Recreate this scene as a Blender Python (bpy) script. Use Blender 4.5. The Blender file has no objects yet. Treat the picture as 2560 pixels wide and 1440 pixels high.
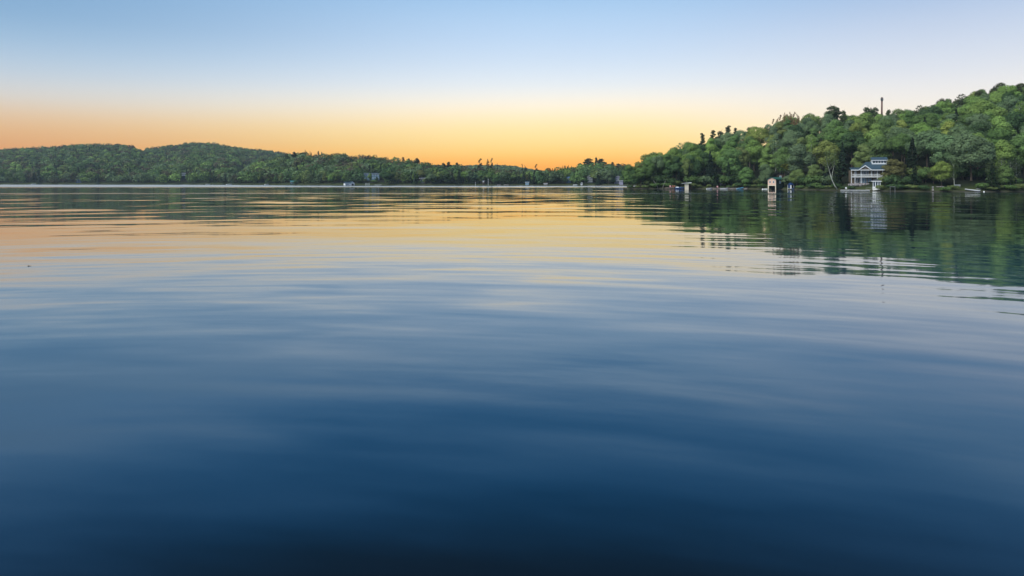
import bpy, math, random
import numpy as np
from mathutils import Vector, Matrix

# ------------------------------------------------------------------ basics
F = 1699.0          # focal length in photo pixels (2560 wide)
HZ = 454.0          # horizon row in the photo
CH = 4.0            # camera height above the lake
C = bpy.context.scene.collection
R = math.radians

def U(px): return (px - 1280.0) / F
def at(px, Y, z=0.0): return Vector((U(px) * Y, Y, z))
def zat(py, Y): return CH + (HZ - py) / F * Y
def lerp(px, pts):
    return float(np.interp(px, [p[0] for p in pts], [p[1] for p in pts]))

def tag(o, label=None, cat=None, group=None, kind=None):
    if label: o['label'] = label
    if cat: o['category'] = cat
    if group: o['group'] = group
    if kind: o['kind'] = kind
    return o

def empty(name, loc, rz=0.0, label=None, cat=None, group=None, parent=None):
    o = bpy.data.objects.new(name, None)
    C.objects.link(o)
    o.location = loc
    o.rotation_euler = (0, 0, rz)
    o.empty_display_size = 0.5
    return tag(o, label, cat, group)

# ------------------------------------------------------------------ materials
def mat(name, col, rough=0.7, spec=0.3, noise=0.0, nscale=3.0, metal=0.0, stretch=(1, 1, 1), emit=0.0):
    m = bpy.data.materials.new(name); m.use_nodes = True
    nt = m.node_tree; b = nt.nodes['Principled BSDF']
    b.inputs['Roughness'].default_value = rough
    b.inputs['Specular IOR Level'].default_value = spec
    b.inputs['Metallic'].default_value = metal
    if noise > 0:
        tc = nt.nodes.new('ShaderNodeTexCoord'); mp = nt.nodes.new('ShaderNodeMapping')
        mp.inputs['Scale'].default_value = stretch
        nt.links.new(tc.outputs['Object'], mp.inputs[0])
        n = nt.nodes.new('ShaderNodeTexNoise'); n.inputs['Scale'].default_value = nscale
        n.inputs['Detail'].default_value = 5
        nt.links.new(mp.outputs[0], n.inputs['Vector'])
        r = nt.nodes.new('ShaderNodeMapRange')
        r.inputs['From Min'].default_value = 0.3; r.inputs['From Max'].default_value = 0.7
        r.inputs['To Min'].default_value = 1 - noise; r.inputs['To Max'].default_value = 1 + noise * 0.6
        nt.links.new(n.outputs['Fac'], r.inputs['Value'])
        v = nt.nodes.new('ShaderNodeVectorMath'); v.operation = 'SCALE'
        v.inputs[0].default_value = col
        nt.links.new(r.outputs[0], v.inputs['Scale'])
        nt.links.new(v.outputs[0], b.inputs['Base Color'])
    else:
        b.inputs['Base Color'].default_value = (*col, 1)
    return m

def foliage_mat(name, source):
    m = bpy.data.materials.new(name); m.use_nodes = True
    nt = m.node_tree; b = nt.nodes['Principled BSDF']; out = nt.nodes['Material Output']
    if source == 'object':
        oi = nt.nodes.new('ShaderNodeObjectInfo'); colr = oi.outputs['Color']
    else:
        a = nt.nodes.new('ShaderNodeAttribute'); a.attribute_name = 'tint'; colr = a.outputs['Color']
    tc = nt.nodes.new('ShaderNodeTexCoord')
    n = nt.nodes.new('ShaderNodeTexNoise'); n.inputs['Scale'].default_value = 0.45; n.inputs['Detail'].default_value = 4
    nt.links.new(tc.outputs['Object'], n.inputs['Vector'])
    r = nt.nodes.new('ShaderNodeMapRange')
    r.inputs['From Min'].default_value = 0.32; r.inputs['From Max'].default_value = 0.68
    r.inputs['To Min'].default_value = 0.78; r.inputs['To Max'].default_value = 1.22
    nt.links.new(n.outputs['Fac'], r.inputs['Value'])
    v = nt.nodes.new('ShaderNodeVectorMath'); v.operation = 'SCALE'
    nt.links.new(colr, v.inputs[0]); nt.links.new(r.outputs[0], v.inputs['Scale'])
    nt.links.new(v.outputs[0], b.inputs['Base Color'])
    b.inputs['Roughness'].default_value = 0.75; b.inputs['Specular IOR Level'].default_value = 0.15
    t = nt.nodes.new('ShaderNodeBsdfTranslucent'); nt.links.new(v.outputs[0], t.inputs['Color'])
    mx = nt.nodes.new('ShaderNodeMixShader'); mx.inputs[0].default_value = 0.22
    nt.links.new(b.outputs[0], mx.inputs[1]); nt.links.new(t.outputs[0], mx.inputs[2])
    nt.links.new(mx.outputs[0], out.inputs['Surface'])
    return m

LEAF = foliage_mat('leaf', 'object')
FOREST = foliage_mat('forest_leaf', 'attr')
BARK = mat('bark', (0.085, 0.07, 0.055), 0.9, 0.1, 0.5, 2.0, stretch=(3, 3, .5))
BIRCH = mat('birch_bark', (0.42, 0.46, 0.40), 0.8, 0.2, 0.5, 1.6, stretch=(.6, .6, 2.5))
GREYBARK = mat('grey_bark', (0.22, 0.22, 0.21), 0.9, 0.1, 0.4, 1.5)
WHITE = mat('white_paint', (0.72, 0.78, 0.80), 0.5, 0.4, 0.12, 1.5)
CREAM = mat('cream_paint', (0.62, 0.58, 0.46), 0.6, 0.3, 0.15, 2.0)
SALMON = mat('salmon_board', (0.62, 0.42, 0.33), 0.7, 0.3, 0.2, 1.2, stretch=(1, 1, 4))
GREENBOARD = mat('dark_green_board', (0.012, 0.035, 0.032), 0.7, 0.3, 0.25, 1.0, stretch=(1, 1, 5))
GREENROOF = mat('green_roof', (0.015, 0.10, 0.085), 0.5, 0.4, 0.3, 0.8)
BLUEROOF = mat('blue_grey_roof', (0.030, 0.066, 0.098), 0.6, 0.4, 0.3, 1.2, stretch=(1, 1, 4))
DARKROOF = mat('dark_roof', (0.035, 0.045, 0.055), 0.7, 0.3, 0.3, 1.2)
BLUEWALL = mat('pale_blue_board', (0.26, 0.42, 0.55), 0.6, 0.3, 0.2, 1.2, stretch=(1, 1, 4))
TEALWALL = mat('teal_board', (0.03, 0.12, 0.13), 0.6, 0.3, 0.2, 1.2)
TAN = mat('tan_shingle', (0.16, 0.13, 0.09), 0.8, 0.2, 0.3, 2.0, stretch=(1, 1, 4))
GLASS = mat('window_glass', (0.012, 0.03, 0.05), 0.08, 0.8)
PALEGLASS = mat('pale_glass', (0.22, 0.36, 0.48), 0.15, 0.8)
DARK = mat('dark_opening', (0.008, 0.009, 0.012), 0.9, 0.1)
WOOD = mat('weathered_wood', (0.34, 0.33, 0.31), 0.8, 0.2, 0.35, 1.5, stretch=(5, .5, 1))
DARKWOOD = mat('dark_wood', (0.07, 0.055, 0.045), 0.8, 0.2, 0.35, 1.5)
STONE = mat('stone', (0.24, 0.23, 0.24), 0.9, 0.2, 0.6, 1.4)
BLUE = mat('blue_paint', (0.015, 0.06, 0.20), 0.35, 0.5, 0.1, 2)
SKYBLUE = mat('light_blue_hull', (0.08, 0.27, 0.42), 0.3, 0.5, 0.1, 2)
RED = mat('red_paint', (0.22, 0.02, 0.03), 0.5, 0.4, 0.1, 2)
ORANGE = mat('orange_plastic', (0.26, 0.09, 0.05), 0.5, 0.4, 0.1, 2)
BOATWHITE = mat('weathered_hull', (.40, .44, .47), .5, .4, .15, 2)
PINK = mat('pink_fabric', (0.60, 0.36, 0.38), 0.8, 0.2, 0.1, 2)
RUST = mat('rusty_steel', (0.16, 0.085, 0.07), 0.8, 0.3, 0.4, 0.8)
METAL = mat('grey_metal', (0.25, 0.27, 0.29), 0.5, 0.5, 0.2, 2, metal=0.3)

# ------------------------------------------------------------------ mesh helper
class MB:
    def __init__(s): s.v = []; s.f = []
    def box(s, x0, x1, y0, y1, z0, z1):
        b = len(s.v)
        s.v += [(x0, y0, z0), (x1, y0, z0), (x1, y1, z0), (x0, y1, z0), (x0, y0, z1), (x1, y0, z1), (x1, y1, z1), (x0, y1, z1)]
        s.f += [[b+i for i in q] for q in ((0, 3, 2, 1), (4, 5, 6, 7), (0, 1, 5, 4), (1, 2, 6, 5), (2, 3, 7, 6), (3, 0, 4, 7))]
        return s
    def prism(s, poly, y0, y1, axis='y'):
        """poly: list of (a, z); extruded along y (a = x) or along x (a = y)"""
        b = len(s.v); n = len(poly)
        for yy in (y0, y1):
            for a, z in poly:
                s.v.append((a, yy, z) if axis == 'y' else (yy, a, z))
        s.f.append([b+i for i in range(n)]); s.f.append([b+n+i for i in reversed(range(n))])
        for i in range(n):
            j = (i+1) % n
            s.f.append([b+i, b+n+i, b+n+j, b+j])
        return s
    def tube(s, pts, rad, seg=7):
        b = len(s.v); n = len(pts); pts = [Vector(p) for p in pts]
        if not hasattr(rad, '__len__'): rad = [rad]*n
        for i, p in enumerate(pts):
            d = (pts[min(i+1, n-1)] - pts[max(i-1, 0)]).normalized()
            a = d.cross(Vector((0, 1, 0.01)) if abs(d.y) < .9 else Vector((1, 0, 0))).normalized(); c = d.cross(a)
            for k in range(seg):
                t = 2*math.pi*k/seg
                s.v.append(tuple(p + (a*math.cos(t) + c*math.sin(t))*rad[i]))
        for i in range(n-1):
            for k in range(seg):
                k2 = (k+1) % seg
                s.f.append([b+i*seg+k, b+i*seg+k2, b+(i+1)*seg+k2, b+(i+1)*seg+k])
        s.f.append([b+k for k in reversed(range(seg))]); s.f.append([b+(n-1)*seg+k for k in range(seg)])
        return s
    def build(s, name, m, parent=None, smooth=False, loc=None):
        me = bpy.data.meshes.new(name); me.from_pydata([tuple(v) for v in s.v], [], s.f); me.validate()
        me.materials.append(m)
        if smooth: me.polygons.foreach_set('use_smooth', [True]*len(me.polygons))
        o = bpy.data.objects.new(name, me); C.objects.link(o)
        if parent: o.parent = parent
        if loc is not None: o.location = loc
        # outward normals
        import bmesh
        bm = bmesh.new(); bm.from_mesh(me); bmesh.ops.recalc_face_normals(bm, faces=bm.faces); bm.to_mesh(me); bm.free()
        return o

def quads_mesh(name, P, col=None, m=None):
    """P: (n,4,3) array of quads -> mesh"""
    n = len(P)
    me = bpy.data.meshes.new(name)
    me.vertices.add(n*4); me.loops.add(n*4); me.polygons.add(n)
    me.vertices.foreach_set('co', P.reshape(-1).astype(np.float32))
    me.loops.foreach_set('vertex_index', np.arange(n*4, dtype=np.int32))
    me.polygons.foreach_set('loop_start', np.arange(0, n*4, 4, dtype=np.int32))
    me.polygons.foreach_set('loop_total', np.full(n, 4, dtype=np.int32))
    me.update(calc_edges=True)
    if col is not None:
        a = me.attributes.new('tint', 'FLOAT_COLOR', 'FACE')
        a.data.foreach_set('color', np.concatenate([col, np.ones((n, 1))], 1).astype(np.float32).reshape(-1))
    if m: me.materials.append(m)
    return me

def leaf_quads(rng, p, nrm, size):
    n = len(p)
    nrm = nrm / np.linalg.norm(nrm, axis=1, keepdims=True)
    r = rng.normal(size=(n, 3)); a = np.cross(nrm, r); a /= np.linalg.norm(a, axis=1, keepdims=True)
    b = np.cross(nrm, a)
    sx = (size * rng.uniform(.55, 1.2, n))[:, None] * .5; sy = (size * rng.uniform(.45, .9, n))[:, None] * .5
    k = rng.uniform(.3, .8, (n, 1))
    return np.stack([p - a*sx - b*sy*k, p + a*sx*k - b*sy, p + a*sx + b*sy*k, p - a*sx*k + b*sy], 1)

def lobe_points(rng, lobes, n, zs=.8):
    c = np.array([l[:3] for l in lobes]); r = np.array([l[3] for l in lobes])
    P = []; N = []; tot = 0
    while tot < n:
        m = n
        k = rng.choice(len(lobes), m, p=r**2/np.sum(r**2))
        d = rng.normal(size=(m, 3)); d /= np.linalg.norm(d, axis=1, keepdims=True)
        keep = ~((d[:, 2] < -.35) & (rng.random(m) < .7)); k = k[keep]; d = d[keep]
        q = d * np.array([1, 1, zs])
        p = c[k] + q * (r[k] * rng.uniform(.66, 1.17, len(k)))[:, None]
        diff = (p[:, None, :] - c[None]) / np.array([1, 1, zs])
        inside = (np.linalg.norm(diff, axis=2) < r[None]*.78)
        inside[np.arange(len(k)), k] = False
        ok = ~inside.any(1)
        P.append(p[ok]); N.append(d[ok]); tot += ok.sum()
    return np.concatenate(P)[:n], np.concatenate(N)[:n]

def lobes_round(rng, H, W, z0, n=18, rr=(.26, .42), egg=0.0):
    """crown between z0 and H, width W"""
    L = []; hz = (H-z0)/2; cz = (H+z0)/2
    for i in range(n):
        d = rng.normal(size=3); d /= np.linalg.norm(d); s = rng.uniform(.55, .82)
        rad = rng.uniform(*rr)*W/2*1.15
        x, y, z = d*s
        w = 1 - egg*max(z, 0)
        L.append((x*(W/2)*w, y*(W/2)*w, cz + z*(hz), rad*(1-.25*max(z, 0))))
    L.append((0, 0, cz, W*.3)); L.append((0, 0, H-W*.22, W*.24))
    return L

def crown_mesh(name, seed, H=15, W=10, z0=3.5, nl=18, n=2600, size=.62, rr=(.26, .42), egg=.2, zs=.8):
    rng = np.random.default_rng(seed)
    L = lobes_round(rng, H-1, W*.86, z0+1, nl, rr, egg)
    p, d = lobe_points(rng, L, n, zs)
    nr = d + rng.normal(size=d.shape)*.20 + np.array([0, 0, .15])
    return quads_mesh(name, leaf_quads(rng, p, nr, size), None, LEAF)

def conifer_mesh(name, seed, H=16, W=5.4, z0=1.0, n=2400, size=.62, power=1.0, gap=.0):
    rng = np.random.default_rng(seed)
    nb = int((H-z0)/.52); P = []; N = []
    for i in range(nb):
        t = (i+.5)/nb; z = z0 + (H-z0)*t
        rad = W/2*((1-t)**power)*rng.uniform(.75, 1.12) + .12
        m = max(6, int(n*(rad+.25)/(nb*(W/4+.25))))
        nbr = 8; br = rng.uniform(0, 2*math.pi, nbr)
        a = br[rng.integers(0, nbr, m)] + rng.normal(0, .16, m)
        lenf = 1 + .22*np.sin(a*3+seed+i)
        q = rng.uniform(.15, 1, m)**.6
        r = q*rad*lenf
        x = np.cos(a)*r; y = np.sin(a)*r
        P.append(np.stack([x, y, z - q*rad*.32 + rng.normal(0, .10, m)], 1))
        N.append(np.stack([np.cos(a)*.55, np.sin(a)*.55, np.full(m, .8)], 1))
    P = np.concatenate(P); N = np.concatenate(N) + rng.normal(size=(len(P), 3))*.35
    return quads_mesh(name, leaf_quads(rng, P, N, size), None, LEAF)

def pine_mesh(name, seed, H=18, W=8, z0=8, n=1900, size=.62, nl=20):
    """old white pine: flat irregular plates of needles on an open crown"""
    rng = np.random.default_rng(seed); L = []
    for i in range(nl):
        t = (i+.5)/nl; z = z0 + (H-z0)*t
        a = rng.uniform(0, 2*math.pi); r = W/2*(1-t*.75)*rng.uniform(.3, .85)
        L.append((math.cos(a)*r, math.sin(a)*r, z, W*.235*(1-.45*t)*rng.uniform(.8, 1.3)))
    L.append((0, 0, H-.5, W*.1))
    p, d = lobe_points(rng, L, n, .42)
    nr = d + rng.normal(size=d.shape)*.4 + np.array([0, 0, .3])
    return quads_mesh(name, leaf_quads(rng, p, nr, size), None, LEAF)

def airy_mesh(name, seed, H=15, W=6, z0=5, n=700, size=.5, nl=14):
    rng = np.random.default_rng(seed)
    L = lobes_round(rng, H-.5, W*.8, z0, nl, (.3, .5), .35)
    p, d = lobe_points(rng, L, n, 1.2)
    nr = d + rng.normal(size=d.shape)*.8
    return quads_mesh(name, leaf_quads(rng, p, nr, size), None, LEAF)

def poplar_mesh(name, seed, H=22, W=4, z0=7, n=900, size=.6):
    rng = np.random.default_rng(seed); L = []
    for i in range(11):
        t = (i+.5)/11; z = z0+(H-z0)*t
        L.append((rng.normal(0, W*.14), rng.normal(0, W*.14), z, W*.34*(1-.5*t)*rng.uniform(.6, 1.3)))
    p, d = lobe_points(rng, L, n, 1.5)
    nr = d + rng.normal(size=d.shape)*.6
    return quads_mesh(name, leaf_quads(rng, p, nr, size), None, LEAF)

def trunk_mb(seed, H, r, lean=0.0, limbs=5, top=.8, spread=3.0, z_l=.35):
    rnd = random.Random(seed); mb = MB()
    pts = []; rad = []
    for i in range(6):
        t = i/5
        pts.append((lean*t + rnd.uniform(-.12, .12)*t*2, rnd.uniform(-.12, .12)*t*2, -.6 + (H*top+.6)*t))
        rad.append(r*(1.15-.85*t) if i else r*1.4)
    mb.tube(pts, rad, 7)
    for k in range(limbs):
        t = z_l + (1-z_l)*k/max(1, limbs)
        i = min(4, int(t*5)); f = t*5-i
        b = Vector(pts[i]).lerp(Vector(pts[i+1]), f)
        a = rnd.uniform(0, 2*math.pi) + k*2.4
        L = spread*(1.1-.5*t)
        e = b + Vector((math.cos(a)*L, math.sin(a)*L, L*rnd.uniform(.8, 1.4)))
        m_ = b.lerp(e, .5) + Vector((0, 0, -.25))
        mb.tube([b, m_, e], [r*.42, r*.3, r*.1], 5)
    return mb

# ------------------------------------------------------------------ terrain
SH_R = [(1560, 378), (1575, 377), (1700, 372), (1860, 366), (1930, 352), (1960, 342), (2030, 322), (2130, 296), (2230, 278), (2330, 266), (2450, 263), (2560, 266), (2800, 262), (3000, 255)]
SK_R = [(1560, 425), (1566, 410), (1600, 396), (1650, 380), (1700, 364), (1760, 352), (1820, 333), (1880, 316), (1940, 298), (2000, 289), (2080, 276), (2150, 280), (2200, 275), (2280, 274), (2340, 258), (2400, 242), (2450, 226), (2500, 215), (2560, 208), (2700, 190), (3000, 170)]
DR_R = [(1560, 14), (1600, 34), (1650, 60), (1800, 100), (2000, 130), (2200, 145), (2560, 165), (3000, 170)]
def Hright(px, s):
    Ys = lerp(px, SH_R); D = lerp(px, DR_R)
    zr = max(.8, zat(lerp(px, SK_R), Ys+D) - 15.5)
    if s < 0: return max(-1.2, s*.18)
    t = s/D
    base = 1.1*min(1, s/5.0)
    if t <= 1: z = base + (zr-1.1)*max(0, t)**1.12*min(1, s/14.0)
    else: z = base + (zr-1.1) - (s-D)*.10
    return max(z, -1.2) if px > 1566 else -1.2
SH_F = [(-400, 1000), (0, 970), (500, 905), (700, 800), (900, 710), (1300, 705), (1560, 680), (2600, 680)]
SK1 = [(-400, 460), (560, 452), (590, 446), (610, 425), (640, 404), (700, 391), (740, 385), (800, 382), (850, 383), (880, 388), (940, 392), (1000, 396), (1050, 404), (1090, 410), (1200, 422), (1340, 430), (1400, 421), (1440, 414), (1480, 410), (1560, 410), (1700, 404), (2600, 404)]
D1 = [(-400, 60), (560, 60), (620, 140), (700, 190), (1000, 170), (1080, 80), (1350, 60), (1450, 120), (2600, 120)]
SK2 = [(-400, 380), (0, 375), (60, 372), (120, 369), (180, 364), (240, 362), (300, 364), (335, 368), (346, 373), (353, 381), (360, 381), (368, 374), (400, 369), (430, 366), (460, 361), (490, 358), (540, 360), (560, 365), (600, 371), (640, 375), (680, 380), (720, 386), (800, 398), (1050, 412), (1150, 414), (1260, 412), (1300, 418), (1340, 425), (1400, 432), (1500, 436), (2600, 436)]
D2 = [(-400, 700), (0, 700), (345, 620), (356, 700), (370, 900), (700, 1050), (1200, 1200), (2600, 1200)]
def Hfar(px, s):
    if s < 0: return max(-1.2, s*.1)
    Ys = lerp(px, SH_F)
    base = .9*min(1, s/6.0)
    d = lerp(px, D1); zr = max(.5, zat(lerp(px, SK1), Ys+d) - 13.0); t = s/d
    z1 = zr*t**1.05 if t <= 1 else zr - (s-d)*.12
    d = lerp(px, D2); zr = max(.5, zat(lerp(px, SK2), Ys+d) - 10.0); t = s/d
    z2 = zr*max(0, t)**1.0 if t <= 1 else zr - (s-d)*.12
    if px > 590: z2 = zr*max(0, (t-.3)/.7)**1.0 if t <= 1 else z2
    return base + max(z1, z2, 0)
def ground(px, Y):
    if px > 1566 and Y < 660: return Hright(px, Y - lerp(px, SH_R))
    return Hfar(px, Y - lerp(px, SH_F))

GROUND = bpy.data.materials.new('shore_ground'); GROUND.use_nodes = True
def _g():
    nt = GROUND.node_tree; b = nt.nodes['Principled BSDF']
    g = nt.nodes.new('ShaderNodeNewGeometry'); sp = nt.nodes.new('ShaderNodeSeparateXYZ')
    nt.links.new(g.outputs['Position'], sp.inputs[0])
    n = nt.nodes.new('ShaderNodeTexNoise'); n.inputs['Scale'].default_value = .25; n.inputs['Detail'].default_value = 6
    nt.links.new(g.outputs['Position'], n.inputs['Vector'])
    a = nt.nodes.new('ShaderNodeMath'); a.operation = 'MULTIPLY_ADD'
    nt.links.new(n.outputs['Fac'], a.inputs[0]); a.inputs[1].default_value = 1.2; nt.links.new(sp.outputs['Z'], a.inputs[2])
    r = nt.nodes.new('ShaderNodeValToRGB'); e = r.color_ramp.elements
    mr = nt.nodes.new('ShaderNodeMapRange'); mr.inputs['From Min'].default_value = 0; mr.inputs['From Max'].default_value = 6
    nt.links.new(a.outputs[0], mr.inputs['Value']); nt.links.new(mr.outputs[0], r.inputs[0])
    e[0].position = 0.10; e[0].color = (.05, .05, .042, 1)
    e[1].position = 0.22; e[1].color = (.045, .062, .02, 1)
    x = e.new(.5); x.color = (.022, .034, .014, 1)
    x = e.new(.7); x.color = (.009, .013, .008, 1)
    nt.links.new(r.outputs[0], b.inputs['Base Color']); b.inputs['Roughness'].default_value = .95
    b.inputs['Specular IOR Level'].default_value = .1
_g()

def terrain(name, pxs, ss, sh, H):
    v = []; f = []
    for px in pxs:
        Ys = lerp(px, sh)
        for s in ss:
            Y = Ys + s
            v.append((U(px)*Y, Y, H(px, s) + (.25*math.sin(px*.9+s*.7)*math.cos(s*.31+px*.13) if s > 12 else 0)))
    ns = len(ss)
    for i in range(len(pxs)-1):
        for j in range(ns-1):
            f.append((i*ns+j, (i+1)*ns+j, (i+1)*ns+j+1, i*ns+j+1))
    me = bpy.data.meshes.new(name); me.from_pydata(v, [], f); me.materials.append(GROUND)
    me.polygons.foreach_set('use_smooth', [True]*len(me.polygons))
    o = bpy.data.objects.new(name, me); C.objects.link(o); tag(o, kind='structure'); return o
ss = [-10, -5, -2, 0, .7, 1.5, 3, 5, 8, 12] + list(range(16, 200, 6)) + list(range(200, 421, 20))
terrain('hillside', [1558, 1562, 1566, 1568, 1572] + list(range(1580, 3001, 14)), ss, SH_R, Hright)
ss = [-12, -4, 0, 2, 5, 9, 15] + list(range(22, 320, 10)) + list(range(320, 1700, 30))
terrain('far_hills', list(range(-400, 2601, 10)), ss, SH_F, Hfar)

# ------------------------------------------------------------------ water
def make_water():
    me = bpy.data.meshes.new('lake_water')
    me.from_pydata([(-3500, -400, 0), (3500, -400, 0), (3500, 3600, 0), (-3500, 3600, 0)], [], [(0, 1, 2, 3)])
    o = bpy.data.objects.new('lake_water', me); C.objects.link(o); tag(o, kind='structure')
    m = bpy.data.materials.new('lake_water'); m.use_nodes = True; me.materials.append(m)
    nt = m.node_tree; b = nt.nodes['Principled BSDF']; L = nt.links
    g = nt.nodes.new('ShaderNodeNewGeometry')
    sp = nt.nodes.new('ShaderNodeSeparateXYZ'); L.new(g.outputs['Position'], sp.inputs[0])
    def math_(op, a, b_=None, c=None):
        n = nt.nodes.new('ShaderNodeMath'); n.operation = op
        for i, q in enumerate((a, b_, c)):
            if q is None: continue
            if isinstance(q, (int, float)): n.inputs[i].default_value = q
            else: L.new(q, n.inputs[i])
        return n.outputs[0]
    # crests spread as wide rings from the near shore
    xo = math_('ADD', sp.outputs[0], 8.0)
    rr_ = math_('SQRT', math_('ADD', math_('MULTIPLY', xo, xo), math_('POWER', math_('ADD', sp.outputs[1], 30.0), 2.0)))
    rc = nt.nodes.new('ShaderNodeCombineXYZ'); L.new(sp.outputs[0], rc.inputs[0]); L.new(rr_, rc.inputs[1]); ringv = rc.outputs[0]
    def noise(sc, detail, rot=0.0, rough=.5, dist=0.0):
        mp = nt.nodes.new('ShaderNodeMapping'); mp.inputs['Scale'].default_value = sc; mp.inputs['Rotation'].default_value = (0, 0, rot)
        L.new(ringv, mp.inputs[0])
        n = nt.nodes.new('ShaderNodeTexNoise'); n.inputs['Scale'].default_value = 1.0
        n.inputs['Detail'].default_value = detail; n.inputs['Roughness'].default_value = rough
        n.inputs['Distortion'].default_value = dist
        L.new(mp.outputs[0], n.inputs['Vector'])
        s = nt.nodes.new('ShaderNodeSeparateColor'); L.new(n.outputs['Color'], s.inputs[0])
        return s.outputs[0], s.outputs[1], n.outputs['Fac']
    def band(v, pts):
        mr = nt.nodes.new('ShaderNodeMapRange'); mr.inputs['From Min'].default_value = pts[0][0]; mr.inputs['From Max'].default_value = pts[-1][0]
        L.new(v, mr.inputs['Value'])
        r = nt.nodes.new('ShaderNodeValToRGB'); r.color_ramp.interpolation = 'LINEAR'
        e = r.color_ramp.elements; a0, a1 = pts[0][0], pts[-1][0]
        e[0].position = 0; e[0].color = (pts[0][1],)*3+(1,); e[1].position = 1; e[1].color = (pts[-1][1],)*3+(1,)
        for p, q in pts[1:-1]:
            x = e.new((p-a0)/(a1-a0)); x.color = (q, q, q, 1)
        L.new(mr.outputs[0], r.inputs[0])
        s = nt.nodes.new('ShaderNodeSeparateColor'); L.new(r.outputs[0], s.inputs[0]); return s.outputs[0]
    # slow swell and finer ripples; slopes taken straight from noise so that they hold at any distance
    ax, ay, _ = noise((.20, .62, 1), 1.5, R(-3), .45, .5)
    bx, by, _ = noise((.17, 1.0, 1), 1.5, R(4), .5, .3)
    cx, cy, _ = noise((.9, 3.6, 1), 2.0, R(-4), .6)
    dx, dy, _ = noise((.06, .34, 1), 2.0, R(2), .55, .15)
    ex, ey, _ = noise((.018, .07, 1), 1.5, R(-2), .5, .4)
    fx, fy, _ = noise((.10, .17, 1), 2.0, R(0), .5, .2)
    # patches of breeze and calm
    _, _, pf = noise((.006, .028, 1), 3.0, R(6), .55)
    wob = noise((.004, .004, 1), 2.0)[2]
    # distances are warped a little so that the breeze lines wander
    yw = math_('ADD', sp.outputs[1], math_('MULTIPLY', math_('SUBTRACT', wob, .5), 26.0))
    patch = math_('MULTIPLY', math_('SUBTRACT', pf, .3), 2.2)
    ampA = band(sp.outputs[1], [(0, .020), (12, .020), (25, .013), (45, .005), (90, .003), (400, .002)])
    ampB = band(sp.outputs[1], [(0, .008), (14, .014), (22, .022), (36, .021), (50, .012), (100, .004), (400, .003)])
    ampC = band(sp.outputs[1], [(0, .012), (22, .011), (40, .005), (60, .002), (110, .003), (300, .004), (400, .005)])
    ampD = band(sp.outputs[1], [(0, .002), (28, .008), (40, .018), (55, .036), (90, .050), (140, .030), (400, .006)])
    ampE = band(sp.outputs[1], [(0, .005), (14, .007), (30, .007), (60, .006), (120, .005), (400, .004)])
    ampF = band(sp.outputs[1], [(0, .0), (60, .0), (90, .028), (130, .070), (230, .078), (400, .060)])
    patch_c = math_('MAXIMUM', math_('MINIMUM', patch, 1.25), .45)
    bias = math_('MULTIPLY', band(yw, [(0, 0), (216, 0), (224, .004), (234, .004), (240, 0), (424, 0), (434, .034), (466, .034), (474, .002), (500, .004), (514, .07), (700, .075), (1100, .075)]), -1.0)
    def slope(vals, k):
        s = None
        for v, am, pt in zip(vals, (ampA, ampB, ampC, ampD, ampE, ampF), (0, 0, 1, 1, 0, 1)):
            a_ = math_('MULTIPLY', am, k)
            if pt: a_ = math_('MULTIPLY', a_, patch_c)
            t = math_('MULTIPLY', math_('SUBTRACT', v, .5), a_)
            s = t if s is None else math_('ADD', s, t)
        return s
    sx = slope((ax, bx, cx, dx, ex, fx), 1.0); sy = math_('ADD', slope((ay, by, cy, dy, ey, fy), 3.2), bias)
    cmb = nt.nodes.new('ShaderNodeCombineXYZ'); L.new(sx, cmb.inputs[0]); L.new(sy, cmb.inputs[1]); cmb.inputs[2].default_value = 1
    nn = nt.nodes.new('ShaderNodeVectorMath'); nn.operation = 'NORMALIZE'; L.new(cmb.outputs[0], nn.inputs[0])
    L.new(nn.outputs[0], b.inputs['Normal'])
    # wind-roughened strips far out
    rg = band(yw, [(0, .06), (20, .045), (36, .03), (70, .03), (215, .05), (222, .12), (236, .12), (242, .05), (432, .05), (440, .08), (462, .08), (470, .05), (500, .05), (520, .10), (760, .10), (1100, .10)])
    L.new(rg, b.inputs['Roughness'])
    # shading painted into base colour: dark fade nearest, blue sky-reflection band midway, dark beyond
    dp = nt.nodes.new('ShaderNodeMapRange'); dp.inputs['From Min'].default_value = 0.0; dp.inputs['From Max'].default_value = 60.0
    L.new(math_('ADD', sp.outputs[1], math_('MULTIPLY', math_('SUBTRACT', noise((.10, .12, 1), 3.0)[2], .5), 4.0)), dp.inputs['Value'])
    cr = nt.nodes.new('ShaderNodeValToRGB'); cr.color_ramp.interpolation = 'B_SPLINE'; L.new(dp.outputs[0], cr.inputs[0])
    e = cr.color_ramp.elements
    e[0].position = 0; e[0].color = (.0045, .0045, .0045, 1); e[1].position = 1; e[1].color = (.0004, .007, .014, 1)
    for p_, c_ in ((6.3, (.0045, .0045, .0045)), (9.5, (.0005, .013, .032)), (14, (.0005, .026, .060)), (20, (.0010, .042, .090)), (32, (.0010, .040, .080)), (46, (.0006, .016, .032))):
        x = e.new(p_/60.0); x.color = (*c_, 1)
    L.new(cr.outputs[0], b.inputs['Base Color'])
    b.inputs['IOR'].default_value = 1.72
    b.inputs['Specular Tint'].default_value = (.72, .92, 1.0, 1)
    return o
make_water()

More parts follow.
